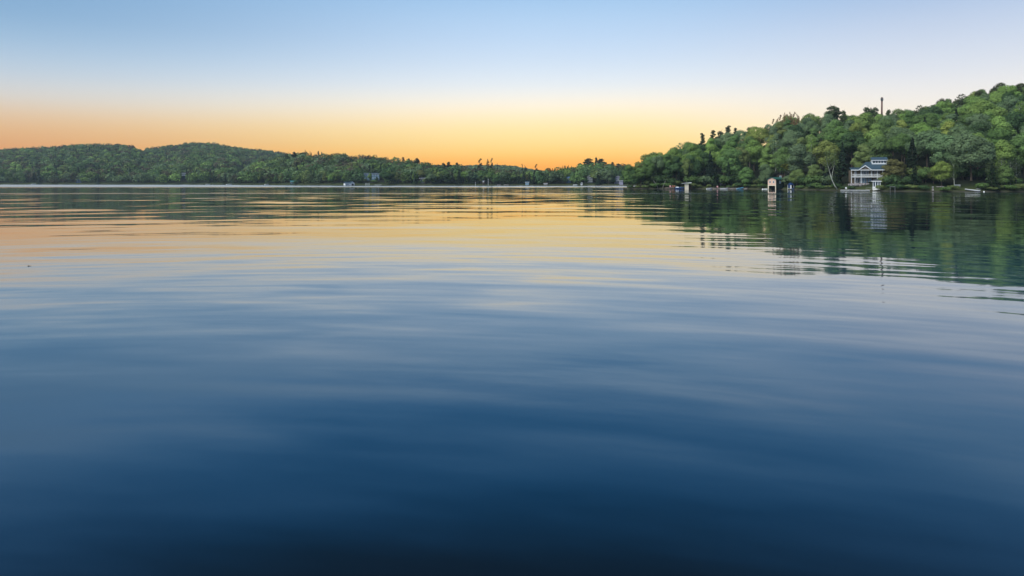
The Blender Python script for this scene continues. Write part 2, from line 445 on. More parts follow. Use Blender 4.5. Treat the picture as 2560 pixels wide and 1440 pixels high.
# ------------------------------------------------------------------ tree prototypes
BL = []    # broadleaf: (word, crown mesh, trunk mesh, nominal crown z centre, width, height)
specs = [('round', 15, 10.5, 3.0, 18, .2), ('broad', 14, 12.0, 3.2, 22, .1), ('tall', 17, 8.6, 3.2, 18, .35),
         ('rounded', 14.5, 9.6, 2.6, 15, .25), ('billowing', 15.5, 11.5, 2.8, 26, .2), ('oval', 16, 8.8, 2.6, 16, .45), ('spreading', 13.5, 11.6, 4.2, 18, .0)]
for i, (w, H, W, z0, nl, egg) in enumerate(specs):
    z0 -= 1.0
    cm = crown_mesh('crown', 100+i, H, W, z0, nl, 5200, .50, (.26, .46), egg, .82)
    to = trunk_mb(200+i, H, .22, .2, 6, .8, W*.3).build('trunk', BARK); tm = to.data; bpy.data.objects.remove(to)
    BL.append((w, cm, tm, W, H))
def proto(word, cm, mb, m, W, H):
    to = mb.build('trunk', m, smooth=True); tm = to.data; bpy.data.objects.remove(to)
    return (word, cm, tm, W, H)
SPR = [proto('narrow', conifer_mesh('crown', 31, 16, 5.0, .8), trunk_mb(31, 16, .18, 0, 0, .97), BARK, 5.0, 16),
       proto('broad', conifer_mesh('crown', 32, 15, 6.8, .6, 2900, power=.85), trunk_mb(32, 15, .2, 0, 0, .97), BARK, 6.8, 15),
       proto('ragged', conifer_mesh('crown', 33, 17, 5.6, 2.0, 2000, power=.75), trunk_mb(33, 17, .2, 0, 0, .97), BARK, 5.6, 17)]
PIN = [proto('domed', crown_mesh('crown', 41, 17, 9.5, 6, 22, 2200, .6, (.18, .32), .15, .72), trunk_mb(41, 17, .22, .3, 9, .92, 3.0, .5), BARK, 9.5, 17),
       proto('ragged', pine_mesh('crown', 42, 18, 7, 6, 2000, .6, 24), trunk_mb(42, 18, .2, -.3, 8, .97, 2.2), BARK, 7, 18),
       proto('tiered', pine_mesh('crown', 43, 17, 6.2, 5, 2000, .6, 24), trunk_mb(43, 17, .2, .1, 9, .97, 2.0), BARK, 6.2, 17)]
POP = [proto('slim', poplar_mesh('crown', 51, 22, 4.4, 6, 1000), trunk_mb(51, 22, .18, 0, 5, .95, 1.6), BIRCH, 4, 22),
       proto('ragged', poplar_mesh('crown', 52, 21, 5.2, 8, 850), trunk_mb(52, 21, .18, .3, 6, .95, 1.8), GREYBARK, 5, 21)]
AIR = [proto('airy', airy_mesh('crown', 61, 15, 6.5, 5, 900), trunk_mb(61, 15, .17, .5, 7, .85, 2.2), BIRCH, 6.5, 15),
       proto('thin', airy_mesh('crown', 62, 16, 5.4, 6, 560), trunk_mb(62, 16, .15, -.4, 8, .9, 1.9), BIRCH, 5.4, 16)]
BARE = [proto('bare', airy_mesh('crown', 71, 14, 6, 5, 260, .34), trunk_mb(71, 14, .16, .2, 14, .95, 2.4, .3), GREYBARK, 6, 14)]
SHRUB = [proto('low', crown_mesh('crown', 81, 3.2, 4.2, .2, 9, 520, .42, (.35, .5), .1, .8), trunk_mb(81, 2, .08, 0, 3, .8, .7), BARK, 4.2, 3.2)]

def add_tree(name, pr, loc, sc, rz, color, trunk_mat=None, wscale=1.0):
    root = empty(name, loc, rz); root.scale = (sc*wscale, sc*wscale, sc)
    c = bpy.data.objects.new('crown', pr[1]); C.objects.link(c); c.parent = root; c.color = (*color, 1)
    t = bpy.data.objects.new('trunk', pr[2]); C.objects.link(t); t.parent = root
    return root

TINTS = {'bright green': (.172, .284, .073), 'mid green': (.108, .196, .061), 'yellow green': (.220, .290, .075),
         'grey green': (.128, .202, .100), 'dark green': (.058, .116, .044), 'olive green': (.148, .208, .068)}
CT = {'black green': (.014, .030, .016), 'dark green': (.022, .046, .020), 'blue green': (.026, .052, .034)}

# ------------------------------------------------------------------ placement of the hillside wood
KEEP_CLEAR = [(2088, 2212, 0, 312), (1985, 2062, 0, 331), (2300, 2480, 0, 274), (1900, 1992, 0, 360), (1655, 1740, 0, 376), (1765, 1862, 0, 371), (2188, 2278, 0, 318), (2300, 2410, 0, 286)]
rnd = random.Random(7)
cand = []
def clear_zone(px, Y):
    for a, b, y0, y1 in KEEP_CLEAR:
        if a < px < b and Y < y1: return True
    return False
tries = 0
placed = []
def far_enough(x, y, d, lst):
    for (a, b, r) in lst:
        if (a-x)**2 + (b-y)**2 < ((d+r)*.5)**2: return False
    return True
while tries < 16000:
    tries += 1
    px = rnd.uniform(1572, 2640)
    D = lerp(px, DR_R)
    s = 1.5 + (D*(1.10 if px > 1900 else 1.6))*rnd.random()
    Ys = lerp(px, SH_R); Y = Ys+s
    if clear_zone(px, Y): continue
    x = U(px)*Y
    d = rnd.uniform(9.0, 14.0)
    if s < 9: d = rnd.uniform(5.4, 7.8)
    if not far_enough(x, Y, d, placed): continue
    placed.append((x, Y, d)); cand.append((px, Y, s, D, d))
# coarse visibility pass: keep the trees that show from the water side
cand.sort(key=lambda c: c[1])
cover = np.zeros((360, 640), bool)
trees = []
for (px, Y, s, D, d) in cand:
    con_p = .07 if s > 12 else .5
    if 1560 < px < 1700 and s < 12: con_p = .15
    if 2230 < px < 2330 and s < 40: con_p = .75
    if 1820 < px < 1910 and s < 30: con_p = .6
    if 1975 < px < 2130 and s < 30: con_p = .45
    kind = 'spruce' if rnd.random() < con_p else ('broadleaf' if rnd.random() < .93 else 'airy')
    if kind == 'broadleaf': pr = rnd.choice(BL)
    elif kind == 'spruce': pr = rnd.choice(SPR)
    else: pr = rnd.choice(AIR)
    hgt = (9.5 + d*.85 + rnd.uniform(-1.5, 1.5)) if s > 12 else rnd.uniform(10, 15.5)
    if s <= 12 and kind == 'broadleaf': sc_low = True
    if px < 1620: hgt = rnd.uniform(10.0, 13.0)
    if kind == 'spruce': hgt *= .92
    sc = hgt/pr[4]
    z = Hright(px, s)
    top = HZ - (z+hgt-CH)*F/Y
    if s > 20 and top < lerp(px, SK_R) - 9:      # keep the skyline near the photographed one
        sc *= .8; hgt *= .8; top = HZ - (z+hgt-CH)*F/Y
    w = pr[3]*sc*F/Y; bot = HZ - (z+hgt*.2-CH)*F/Y
    x0, x1 = int((px-w/2)/4), int((px+w/2)/4); y0, y1 = int(top/4), int(bot/4)
    x0c, x1c = max(0, x0), min(640, x1+1)
    if x1c <= x0c: continue
    yy, xx = np.mgrid[max(0, y0):y1+1, x0c:x1c]
    el = ((xx-(x0+x1)/2)/max(1, (x1-x0)/2))**2 + ((yy-(y0+y1)/2)/max(1, (y1-y0)/2))**2 <= 1
    sub = cover[max(0, y0):y1+1, x0c:x1c]
    vis = (el & ~sub).sum() / max(1, el.sum())
    if vis < .13: continue
    sub |= (((xx-(x0+x1)/2)/max(1, (x1-x0)/2))**2 + ((yy-(y0+y1)/2)/max(1, (y1-y0)/2))**2 <= (.62 if px > 1850 else .4))
    trees.append([px, Y, s, D, kind, pr, sc, hgt, z, top, bot])
nb = sum(1 for t in trees if t[4] == 'broadleaf')
print('hillside trees', len(trees), 'broadleaf', nb)

COLS = [(1640, 'near the hill tip'), (1735, 'above the grey boat shelter'), (1800, 'right of the grey boat shelter'), (1865, 'above the moored boats'),
        (1912, 'left of the green boathouse'), (1968, 'above the green boathouse'), (2045, 'left of the leaning birch'), (2115, 'left of the lake house'),
        (2165, 'above the lake house gable'), (2212, 'above the lake house roof'), (2270, 'right of the lake house'), (2325, 'above the red canoe'), (2385, 'above the lone lawn tree'),
        (2440, 'above the white bench'), (2500, 'above the beached boats'), (2900, 'at the right edge')]
def col_word(px, cols):
    for a, w in cols:
        if px < a: return w
    return cols[-1][1]
LABELS = []   # (root, base label, px, noun)
ORD = ['leftmost', 'second from left', 'third from left', 'fourth from left', 'fifth from left', 'sixth from left', 'seventh from left']
def flush_labels():
    _flush()
    for root, b_, p_ in LABELS:
        if len(root['label'].split()) > 16: print('LONG', root['label'])
def _flush():
    groups = {}
    for root, base, px in LABELS: groups.setdefault(base, []).append((px, root))
    for base, lst in groups.items():
        lst.sort(key=lambda a: a[0])
        if len(lst) == 1: lst[0][1]['label'] = base
        else:
            for i, (px, root) in enumerate(lst):
                w = ORD[i] if i < len(ORD) else 'eighth from left'
                if i == len(lst)-1: w = 'rightmost'
                root['label'] = base + ', ' + w
NOUN = {'broadleaf': ('broadleaf_tree', 'broadleaf'), 'spruce': ('spruce_tree', 'spruce'), 'airy': ('birch_tree', 'birch'), 'pine': ('pine_tree', 'pine'),
        'poplar': ('poplar_tree', 'poplar'), 'bare': ('bare_tree', 'tree'), 'shrub': ('shrub', 'shrub')}
GROUP = {'broadleaf': 'broadleaf trees on the wooded hillside', 'spruce': 'dark spruces on the wooded hillside', 'airy': 'slender birches on the wooded hillside'}
for (px, Y, s, D, kind, pr, sc, hgt, z, top, bot) in trees:
    if kind == 'broadleaf':
        if s < 12: tn = rnd.choice(['mid green', 'olive green', 'dark green', 'grey green', 'mid green'])
        elif px < 1660: tn = rnd.choice(['mid green', 'olive green', 'yellow green', 'bright green'])
        else: tn = rnd.choices(list(TINTS), [4, 5, 2.4, 3, 2.0, 1.2])[0]
        col = TINTS[tn]
    elif kind == 'spruce': tn = rnd.choice(list(CT)); col = CT[tn]
    else: tn = rnd.choice(['grey green', 'bright green', 'yellow green']); col = TINTS[tn]
    k = rnd.uniform(.85, 1.18); col = tuple(c*k*rnd.uniform(.95, 1.05) for c in col)
    root = add_tree(NOUN[kind][0], pr, (U(px)*Y, Y, z-.1), sc, rnd.uniform(0, 6.28), col, wscale=rnd.uniform(.92, 1.12))
    t = s/D
    bandw = 'at the waterside' if s < 10 else ('low slope' if t < .3 else ('mid slope' if t < .58 else ('high slope' if t < .85 else 'skyline')))
    lab = '%s %s %s, %s %s' % (pr[0], tn, NOUN[kind][1], bandw, col_word(px, COLS))
    root['category'] = 'shrub' if kind == 'shrub' else 'tree'; root['group'] = GROUP[kind]
    LABELS.append((root, lab, px))

# ------------------------------------------------------------------ hand placed trees
def hand(kind, idx, px, top, Y=None, base=None, w=None, tint=None, label='', group=None, s=None, protos=None, lean=0.0):
    """a tree whose base stands on the terrain at column px / distance Y and whose top reaches row `top`"""
    P = {'broadleaf': BL, 'spruce': SPR, 'pine': PIN, 'poplar': POP, 'airy': AIR, 'bare': BARE, 'shrub': SHRUB}[kind]
    pr = P[idx % len(P)]
    z = ground(px, Y) if base is None else base
    hgt = zat(top, Y) - z; sc = hgt/pr[4]
    ws = 1.0 if w is None else (w*Y/F)/(pr[3]*sc)
    root = add_tree(NOUN[kind][0], pr, (U(px)*Y, Y, z-.1), sc, rnd.uniform(0, 6.28), tint, wscale=ws)
    if lean: root.rotation_euler = (0, lean, rnd.uniform(-.3, .3))
    tag(root, label, 'shrub' if kind == 'shrub' else 'tree', group)
    return root
def YR(px, s): return lerp(px, SH_R)+s
def YF(px, s): return lerp(px, SH_F)+s
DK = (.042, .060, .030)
# skyline of the right hill
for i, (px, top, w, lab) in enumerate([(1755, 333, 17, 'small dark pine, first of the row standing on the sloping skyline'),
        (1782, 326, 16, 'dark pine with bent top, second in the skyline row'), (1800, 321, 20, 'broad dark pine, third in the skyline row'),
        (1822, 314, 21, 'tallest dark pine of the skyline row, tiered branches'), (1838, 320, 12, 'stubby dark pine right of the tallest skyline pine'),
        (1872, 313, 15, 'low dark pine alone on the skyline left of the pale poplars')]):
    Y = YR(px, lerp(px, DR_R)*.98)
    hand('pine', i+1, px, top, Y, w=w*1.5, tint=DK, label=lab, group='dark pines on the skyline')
for i, (px, top) in enumerate([(1934, 296), (1944, 292), (1952, 286), (1961, 280), (1969, 284), (1976, 278), (1985, 279), (1994, 283)]):
    Y = YR(px, lerp(px, DR_R)*1.0)
    r = hand('poplar', i, px, top+2, Y, w=10, tint=(.24, .16, .08), group='pale thin poplars on the skyline')
    LABELS.append((r, 'thin pale brown poplar in the skyline clump left of the mast', px)); r['category'] = 'tree'
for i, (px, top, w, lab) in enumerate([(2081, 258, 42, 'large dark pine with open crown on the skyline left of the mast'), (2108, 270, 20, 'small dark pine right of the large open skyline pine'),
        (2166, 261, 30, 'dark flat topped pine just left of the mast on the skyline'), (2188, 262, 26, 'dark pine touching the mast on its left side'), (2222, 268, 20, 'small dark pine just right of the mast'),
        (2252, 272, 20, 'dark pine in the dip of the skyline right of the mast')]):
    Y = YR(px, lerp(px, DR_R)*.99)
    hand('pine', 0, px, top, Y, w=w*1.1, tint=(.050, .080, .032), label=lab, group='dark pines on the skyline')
for i, (px, top, w, lab) in enumerate([(2300, 262, 36, 'dark broadleaf with lacy edge on the skyline above the lake house'), (2350, 243, 42, 'lacy dark broadleaf on the skyline, right of the first lacy one'),
        (2405, 234, 46, 'dark broadleaf on the skyline left of the highest round tree'), (2448, 220, 44, 'wide dark broadleaf shoulder below the highest round tree'),
        (2500, 201, 52, 'highest round dark tree standing proud on the skyline at right'), (2552, 203, 50, 'dark skyline broadleaf cut by the right edge of the picture')]):
    Y = YR(px, lerp(px, DR_R)*1.0)
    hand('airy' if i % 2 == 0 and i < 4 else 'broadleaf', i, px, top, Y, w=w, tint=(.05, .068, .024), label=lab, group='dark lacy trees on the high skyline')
for i, (px, top, sd, w, tn, lab) in enumerate([(1742, 368, 45, 46, 'mid green', 'mid green broadleaf below the skyline, straight below the first skyline pine'), (1572, 405, 5, 40, 'mid green', 'round mid green broadleaf standing at the very tip of the right hill'), (1594, 398, 8, 38, 'olive green', 'olive broadleaf second from the tip of the right hill'),
        (1618, 391, 10, 44, 'mid green', 'mid green broadleaf third from the tip of the right hill'), (1644, 384, 14, 44, 'grey green', 'grey green broadleaf rising above the leaning pale trunk'), (1668, 378, 14, 44, 'mid green', 'mid green broadleaf behind the brown dock with chairs'), (1692, 384, 8, 44, 'dark green', 'dark green broadleaf just behind the blue boat and shelter'),
        (1716, 392, 9, 42, 'olive green', 'olive green broadleaf overhanging the grey boat shelter'), (1583, 420, 3, 30, 'dark green', 'low dark green broadleaf at the foot of the hill tip')]):
    hand('broadleaf', i*3+1, px, top, YR(px, sd), w=w, tint=TINTS[tn], label=lab, group='broadleaf trees at the tip of the right hill')
# along the right shore
hand('broadleaf', 3, 2231, 391, 289, w=68, tint=(.12, .125, .050), label='olive brown tree covering the right end of the white lake house', group='trees on the lake house shore')
hand('broadleaf', 5, 2196, 392, 322, w=44, tint=(.13, .145, .035), label='yellow green tree behind the blue roof of the lake house', group='trees on the lake house shore')
hand('broadleaf', 1, 2354, 399, 274, w=66, tint=(.19, .27, .065), label='lone bright green lawn tree with pale trunk and ring at foot', group='trees on the lake house shore')
hand('broadleaf', 0, 2334, 420, 279, w=34, tint=(.075, .10, .035), label='low olive tree leaning against the lone lawn tree', group='trees on the lake house shore')
hand('airy', 0, 1985, 396, 352, w=60, tint=(.14, .165, .035), label='airy yellow green birch rising behind the blue covered boat', group='birches along the right shore')
hand('airy', 1, 2048, 405, 345, w=36, tint=(.08, .10, .045), label='thin grey trunked birch left of the leaning birch', group='birches along the right shore')
for (px, top, w, lab, tn) in [(2505, 392, 30, 'pale slender birch on the right shore, thickest white trunk', (.07, .10, .05)), (2525, 398, 26, 'pale slender birch between two other white trunks at right', (.05, .08, .04)),
        (2540, 396, 26, 'pale slender birch nearest the right edge', (.045, .07, .035)), (2478, 400, 30, 'slender birch right of the beached boats', (.06, .09, .04)), (2386, 398, 24, 'slender birch behind the white bench', (.055, .09, .03))]:
    hand('airy', int(px), px, top, YR(px, 5), w=w, tint=tn, label=lab, group='birches along the right shore')
# leaning birch with its own shape
def leaning_birch():
    Y = 305.0; b = at(2091, Y, 0); k = Y/F
    root = empty('birch_tree', (b.x, Y, ground(2091, Y)-.1), 0, 'pale birch with forked curving trunk leaning left over the shore', 'tree', 'birches along the right shore')
    z0 = ground(2091, Y)
    def q(px, py, dy=0): return ((px-2091)*k, dy, zat(py, Y)-z0)
    mb = MB()
    mb.tube([q(2093, 473), q(2087, 464), q(2081, 452), q(2077, 440), q(2074, 424, .5), q(2070, 405, .8), q(2069, 392, 1)], [.26, .22, .18, .15, .12, .09, .05])
    mb.tube([q(2079, 447), q(2081, 432), q(2084, 415, -.4), q(2084, 396, -.6)], [.13, .11, .09, .04])
    for i in range(9):
        x = 2074 + (i % 3-1)*3; y = 426-i*4
        mb.tube([q(x, y), q(x+(-1)**i*9, y-9, (i % 4-1.5)*.8)], [.05, .02], 4)
    mb.build('trunk', BIRCH, root, True)
    rng = np.random.default_rng(5); L = []
    for i in range(16):
        px = 2077+rng.normal(0, 9); py = 398+rng.normal(0, 10)
        x, y, z = q(px, py, rng.normal(0, 1.2)); L.append((x, y, z, rng.uniform(.7, 1.3)))
    for i in range(8):
        x, y, z = q(2066+(i % 2)*24+rng.normal(0, 2), 415+rng.uniform(0, 18), rng.normal(0, 1)); L.append((x, y, z, rng.uniform(.35, .65)))
    p, d = lobe_points(rng, L, 1100, 1.3)
    me = quads_mesh('crown', leaf_quads(rng, p, d+rng.normal(size=d.shape)*.7, .42), None, LEAF)
    c = bpy.data.objects.new('crown', me); C.objects.link(c); c.parent = root; c.color = (.10, .15, .055, 1)
leaning_birch()
# two leaning trunks at the tip
for (px, lean, lab) in [(1646, -.5, 'bare pale trunk leaning left over the water at the hill tip'), (1656, .35, 'short bare trunk leaning right beside the grey boat shelter')]:
    Y = YR(px, .8); r = empty('bare_tree', at(px, Y, ground(px, Y)), 0, lab, 'tree')
    mb = MB(); mb.tube([(0, 0, -.4), (lean*2, 0, 2), (lean*7, .3, 5.5)], [.2, .15, .06]); mb.tube([(lean*3, 0, 3), (lean*3+.7, .3, 4.6)], [.07, .03]); mb.build('trunk', GREYBARK, r, True)
    a = airy_mesh('crown', int(px), 7, 3, 4.5, 160, .4); c = bpy.data.objects.new('crown', a); C.objects.link(c); c.parent = r; c.color = (.05, .08, .03, 1); c.location = (lean*6, 0, 0)

# shrubs along the right waterline
for px in list(range(1580, 2560, 17)):
    if any(a-2 < px < b+2 for a, b in ((1692, 1728), (1918, 1962), (1968, 1990), (2128, 2204), (2326, 2356), (2384, 2460))): continue
    p2 = px + rnd.uniform(-6, 6); s = rnd.uniform(.8, 3.5) if not (2095 < px < 2205) else 2
    Y = YR(p2, s); tn = rnd.choice(['dark green', 'olive green', 'mid green'])
    col = TINTS[tn]; z = ground(p2, Y); sc = rnd.uniform(.55, 1.15)
    r = add_tree('shrub', SHRUB[0], (U(p2)*Y, Y, z-.1), sc, rnd.uniform(0, 6.28), tuple(c*.9 for c in col), wscale=rnd.uniform(1, 1.7))
    tag(r, None, 'shrub', 'shrubs on the waterline of the wooded hill')
    LABELS.append((r, '%s %s shrub on the waterline %s' % ('small' if sc < .8 else 'large', tn, col_word(p2, COLS).replace('above', 'near')), p2))

for px in list(range(1584, 2556, 15)):
    if any(a < px < b for a, b in ((2085, 2212), (2330, 2400), (1700, 1725), (1925, 1965))): continue
    p2 = px + rnd.uniform(-6, 6); s = rnd.uniform(4.5, 9); Y = YR(p2, s)
    if 2290 < p2 < 2480: s = rnd.uniform(14, 20); Y = YR(p2, s)
    tn = rnd.choice(['dark green', 'mid green', 'dark green', 'olive green', 'grey green']); sc = rnd.uniform(1.3, 2.5); z = ground(p2, Y)
    r = add_tree('bush', SHRUB[0], (U(p2)*Y, Y, z-.2), sc, rnd.uniform(0, 6.28), tuple(c*.8 for c in TINTS[tn]), wscale=rnd.uniform(.8, 1.1))
    tag(r, None, 'bush', 'bushes under the trees of the wooded hill')
    LABELS.append((r, '%s %s bush under the trees %s' % ('low' if sc < 1.8 else 'tall', tn, col_word(p2, COLS).replace('above', 'by')), p2))

# ------------------------------------------------------------------ middle and far woods
FCOLS = [(640, 'left end of middle hill'), (720, 'left of the teal boathouse'), (760, 'by the teal boathouse'), (855, 'left of the white boathouse'), (905, 'by the white boathouse'),
         (960, 'by the pale blue house'), (1060, 'right of the pale blue house'), (1180, 'left of the tall poplars'), (1240, 'below the tall poplars'), (1330, 'right of the tall poplars'),
         (1412, 'left of the blue roofed house'), (1470, 'right of the blue roofed house'), (1530, 'right of the white villa'), (1600, 'by the house beside the hill tip')]
FCLEAR = [(855, 892, 3), (906, 954, 40), (720, 748, 12), (1412, 1428, 24), (1456, 1484, 22), (1534, 1560, 14), (450, 468, 60), (188, 206, 10), (1200, 1216, 8), (1046, 1066, 14), (1310, 1322, 5)]
px = 604.0; i = 0
far_ind = []
while px < 1566 and i < 70:
    s = rnd.uniform(3, 20)
    blocked = any(a-8 < px < b+8 and s < d for a, b, d in FCLEAR)
    if blocked: s = max(d for a, b, d in FCLEAR if a-8 < px < b+8) + rnd.uniform(2, 6)
    dark = (1240 < px < 1350 or 1385 < px < 1450 or 1500 < px < 1530) and rnd.random() < .6
    kind = 'spruce' if dark or rnd.random() < .12 else 'broadleaf'
    pr = rnd.choice(SPR if kind == 'spruce' else BL)
    hgt = rnd.uniform(11, 15.5) * (1.12 if kind == 'spruce' else 1)
    tn = rnd.choice(list(CT)) if kind == 'spruce' else rnd.choice(['mid green', 'bright green', 'olive green', 'grey green', 'dark green'])
    col = CT[tn] if kind == 'spruce' else tuple(c*.85 for c in TINTS[tn])
    Y = YF(px, s); sc = hgt/pr[4]; z = Hfar(px, s)
    r = add_tree(NOUN[kind][0], pr, (U(px)*Y, Y, z-.1), sc, rnd.uniform(0, 6.28), tuple(c*rnd.uniform(.9, 1.1) for c in col), wscale=rnd.uniform(.95, 1.2))
    tag(r, None, 'tree', 'trees at the front of the far shore')
    LABELS.append((r, '%s %s %s at far waterside, %s' % (pr[0], tn, NOUN[kind][1], col_word(px, FCOLS)), px))
    px += rnd.uniform(11, 17); i += 1
# distinct far skyline trees
def YF2(px): return YF(px, lerp(px, D1)*.95)
far_sky = [('broadleaf', 717, 380, 12, 'round dark tree on the middle hill skyline, first from its left end'), ('pine', 735, 377, 16, 'dark spreading tree on the middle hill skyline, left of the pointed spruces'),
    ('broadleaf', 752, 380, 10, 'small round skyline tree just left of the pointed spruce'), ('spruce', 763, 374, 7, 'pointed spruce on the skyline of the middle hill, tallest'), ('spruce', 775, 377, 5, 'thin pointed spruce right of the tallest middle hill spruce'),
    ('pine', 796, 378, 9, 'small dark pine on the middle hill skyline right of the spruces'),
    ('pine', 1108, 404, 14, 'dark ragged pine in the skyline clump above the far shore, left'), ('pine', 1122, 401, 16, 'dark ragged pine in the skyline clump above the far shore, middle'), ('pine', 1142, 403, 14, 'dark ragged pine in the skyline clump above the far shore, right'),
    ('pine', 935, 389, 10, 'dark skyline pine above the pale blue house'), ('spruce', 914, 389, 4, 'thin spruce tip on the skyline above the pale blue house'), ('pine', 1008, 393, 12, 'dark skyline pine left of the drop of the middle hill'), ('pine', 1022, 393, 10, 'dark skyline pine, second before the drop of the middle hill'), ('pine', 1042, 392, 15, 'dark skyline pine at the drop of the middle hill'),
    ('poplar', 1200, 397, 12, 'tall dark poplar above the far shore, leftmost of three'), ('poplar', 1219, 398, 9, 'tall dark poplar above the far shore, middle of three'), ('poplar', 1229, 396, 8, 'tall dark poplar above the far shore, rightmost of three'),
    ('spruce', 1243, 408, 7, 'short dark spruce right of the three tall poplars'), ('poplar', 1306, 410, 5, 'thin sparse poplar left of the lowest point of the skyline'), ('poplar', 1313, 414, 5, 'small sparse poplar beside the thin one near the skyline dip'), ('poplar', 1340, 411, 9, 'sparse dark poplar in the lowest dip of the skyline'),
    ('broadleaf', 1371, 416, 26, 'round green tree right of the skyline dip'), ('spruce', 1407, 413, 7, 'pointed dark spruce left of the big pines'), ('spruce', 1421, 412, 7, 'pointed dark spruce, second left of the big pines'), ('spruce', 1429, 414, 6, 'pointed dark spruce, nearest left of the big pines'),
    ('pine', 1450, 405, 16, 'small dark pine left of the big domed pine'), ('pine', 1472, 392, 30, 'big domed dark pine on the far shore skyline'), ('pine', 1490, 389, 9, 'thin tall pine between the two big dark pines'), ('pine', 1503, 393, 30, 'broad dark pine right of the big domed pine'),
    ('pine', 1532, 405, 12, 'small dark pine right of the big pines'), ('pine', 1546, 406, 12, 'small dark pine nearest the right hill tip'),
    ('spruce', 1519, 422, 10, 'dark spruce behind the house beside the hill tip')]
for i, (k, px, top, w, lab) in enumerate(far_sky):
    Y = YF2(px) if top < 415 or k != 'broadleaf' else YF(px, 30)
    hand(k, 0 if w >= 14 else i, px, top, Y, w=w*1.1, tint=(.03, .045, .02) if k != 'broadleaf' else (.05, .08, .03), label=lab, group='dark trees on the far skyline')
for i, (px, top, sd, w, tn, lab) in enumerate([(925, 430, 22, 13, 'bright green', 'bright green tree growing in front of the pale blue house'), (942, 441, 26, 11, 'dark green', 'dark tree covering the right half of the pale blue house'), (912, 446, 24, 14, 'olive green', 'olive tree below the left end of the pale blue house'), (935, 449, 12, 20, 'mid green', 'mid green tree below the middle of the pale blue house'),
        (1434, 437, 12, 26, 'mid green', 'round green tree right of the bright blue roof'), (1413, 440, 10, 14, 'dark green', 'dark tree left of the bright blue roof'), (1492, 425, 12, 34, 'olive green', 'big domed olive tree right of the white trimmed villa'), (1466, 444, 9, 10, 'dark green', 'small dark tree left of the white trimmed villa'),
        (1534, 440, 7, 13, 'dark green', 'dark tree left of the grey house by the hill tip'), (466, 436, 45, 8, 'mid green', 'tree half covering the tiny banded house on the far hill'), (453, 439, 44, 7, 'dark green', 'dark tree left of the tiny banded house on the far hill'), (738, 452, 2, 14, 'dark green', 'dark tree in front of the low teal cabin'), (1062, 445, 6, 14, 'olive green', 'olive tree in front of the dark brown cabin'), (1050, 450, 5, 12, 'dark green', 'dark tree left of the dark brown cabin'),
        (1553, 438, 8, 12, 'mid green', 'green tree right of the grey house by the hill tip')]):
    hand('broadleaf', i*2, px, top, YF(px, sd), w=w, tint=TINTS[tn], label=lab, group='trees screening the far shore houses')
flush_labels()

def stuff_forest(name, label, pxr, srange, spacing, hr, nq, size, tints, seed, excl=None, cat='forest', templ=6, visible_only=True):
    rng = np.random.default_rng(seed)
    T = []
    for k in range(templ):
        L = lobes_round(rng, 10, 8.6, 1.5, 9, (.34, .55), .25)
        p, d = lobe_points(rng, L, nq, .85)
        T.append(leaf_quads(rng, p, d + rng.normal(size=d.shape)*.35 + np.array([0, 0, .15]), size))
    CN = []
    for k in range(3):
        h = rng.uniform(0, 1, nq)**1.3; a = rng.uniform(0, 2*math.pi, nq); r = 2.4*(1-h)*rng.uniform(.5, 1.05, nq)+.1
        p = np.stack([np.cos(a)*r, np.sin(a)*r, .4+h*11.5], 1)
        CN.append(leaf_quads(rng, p, np.stack([np.cos(a), np.sin(a), np.full(nq, .6)], 1)+rng.normal(size=(nq, 3))*.3, size*.9))
    Q = []; K = []; cnt = 0
    s = srange[0]
    hmax = {}
    while True:
        pxs = np.arange(pxr[0], pxr[1], 1.0)
        Ymid = lerp((pxr[0]+pxr[1])/2, SH_F)+s
        step = spacing/Ymid*F
        x = pxr[0] + rng.uniform(0, step)
        while x < pxr[1]:
            px = x + rng.normal(0, step*.25); sj = s + rng.uniform(-.5, .5)*spacing
            x += step*rng.uniform(.75, 1.25)
            s_end = srange[1](px) if callable(srange[1]) else srange[1]
            if sj < 1.5 or sj > s_end: continue
            if excl and any(a-4 < px < b+4 and sj < d for a, b, d in excl): continue
            Y = YF(px, sj); z = Hfar(px, sj); h = rng.uniform(*hr)
            top = (z+h-CH)/Y; key = int(px//4)
            if visible_only:   # skip trees wholly behind nearer ground and crowns
                if top < hmax.get(key, -1) - .0035: continue
                hmax[key] = max(hmax.get(key, -1), (z+h*.8-CH)/Y)
            con = rng.random() < .10 + .35*(math.sin(px*.021+sj*.013)*math.cos(px*.008-sj*.021) > .45)
            q = (CN if con else T)[rng.integers(0, 3 if con else templ)]
            a = rng.uniform(0, 6.28); ca, sa = math.cos(a), math.sin(a); k = h/(12 if con else 10); kw = k*rng.uniform(1.0, 1.45)
            X = (q[..., 0]*ca - q[..., 1]*sa)*kw + U(px)*Y; Yv = (q[..., 0]*sa + q[..., 1]*ca)*kw + Y
            Q.append(np.stack([X, Yv, q[..., 2]*k + z - .3], -1))
            c = np.array((.020, .042, .022) if con else tints[rng.integers(0, len(tints))])*rng.uniform(.55, 1.5)
            K.append(np.tile(c, (nq, 1))); cnt += 1
        s += spacing*.85
        if s > 1300: break
    P = np.concatenate(Q); me = quads_mesh(name, P, np.concatenate(K), FOREST)
    o = bpy.data.objects.new(name, me); C.objects.link(o); tag(o, label, cat, kind='stuff'); print(name, cnt, len(P)); return o
TN = [TINTS[k] for k in ('bright green', 'mid green', 'mid green', 'grey green', 'grey green', 'olive green', 'dark green', 'dark green')] + [(.085, .085, .045), (.09, .085, .055)]
stuff_forest('far_forest', 'dense mixed forest covering the far hills behind the lake', (-60, 760), (4, lambda p: lerp(p, D2)*1.03), 11.5, (8, 15.5), 170, 1.2,
             TN, 11, [(450, 468, 60), (188, 206, 14)])
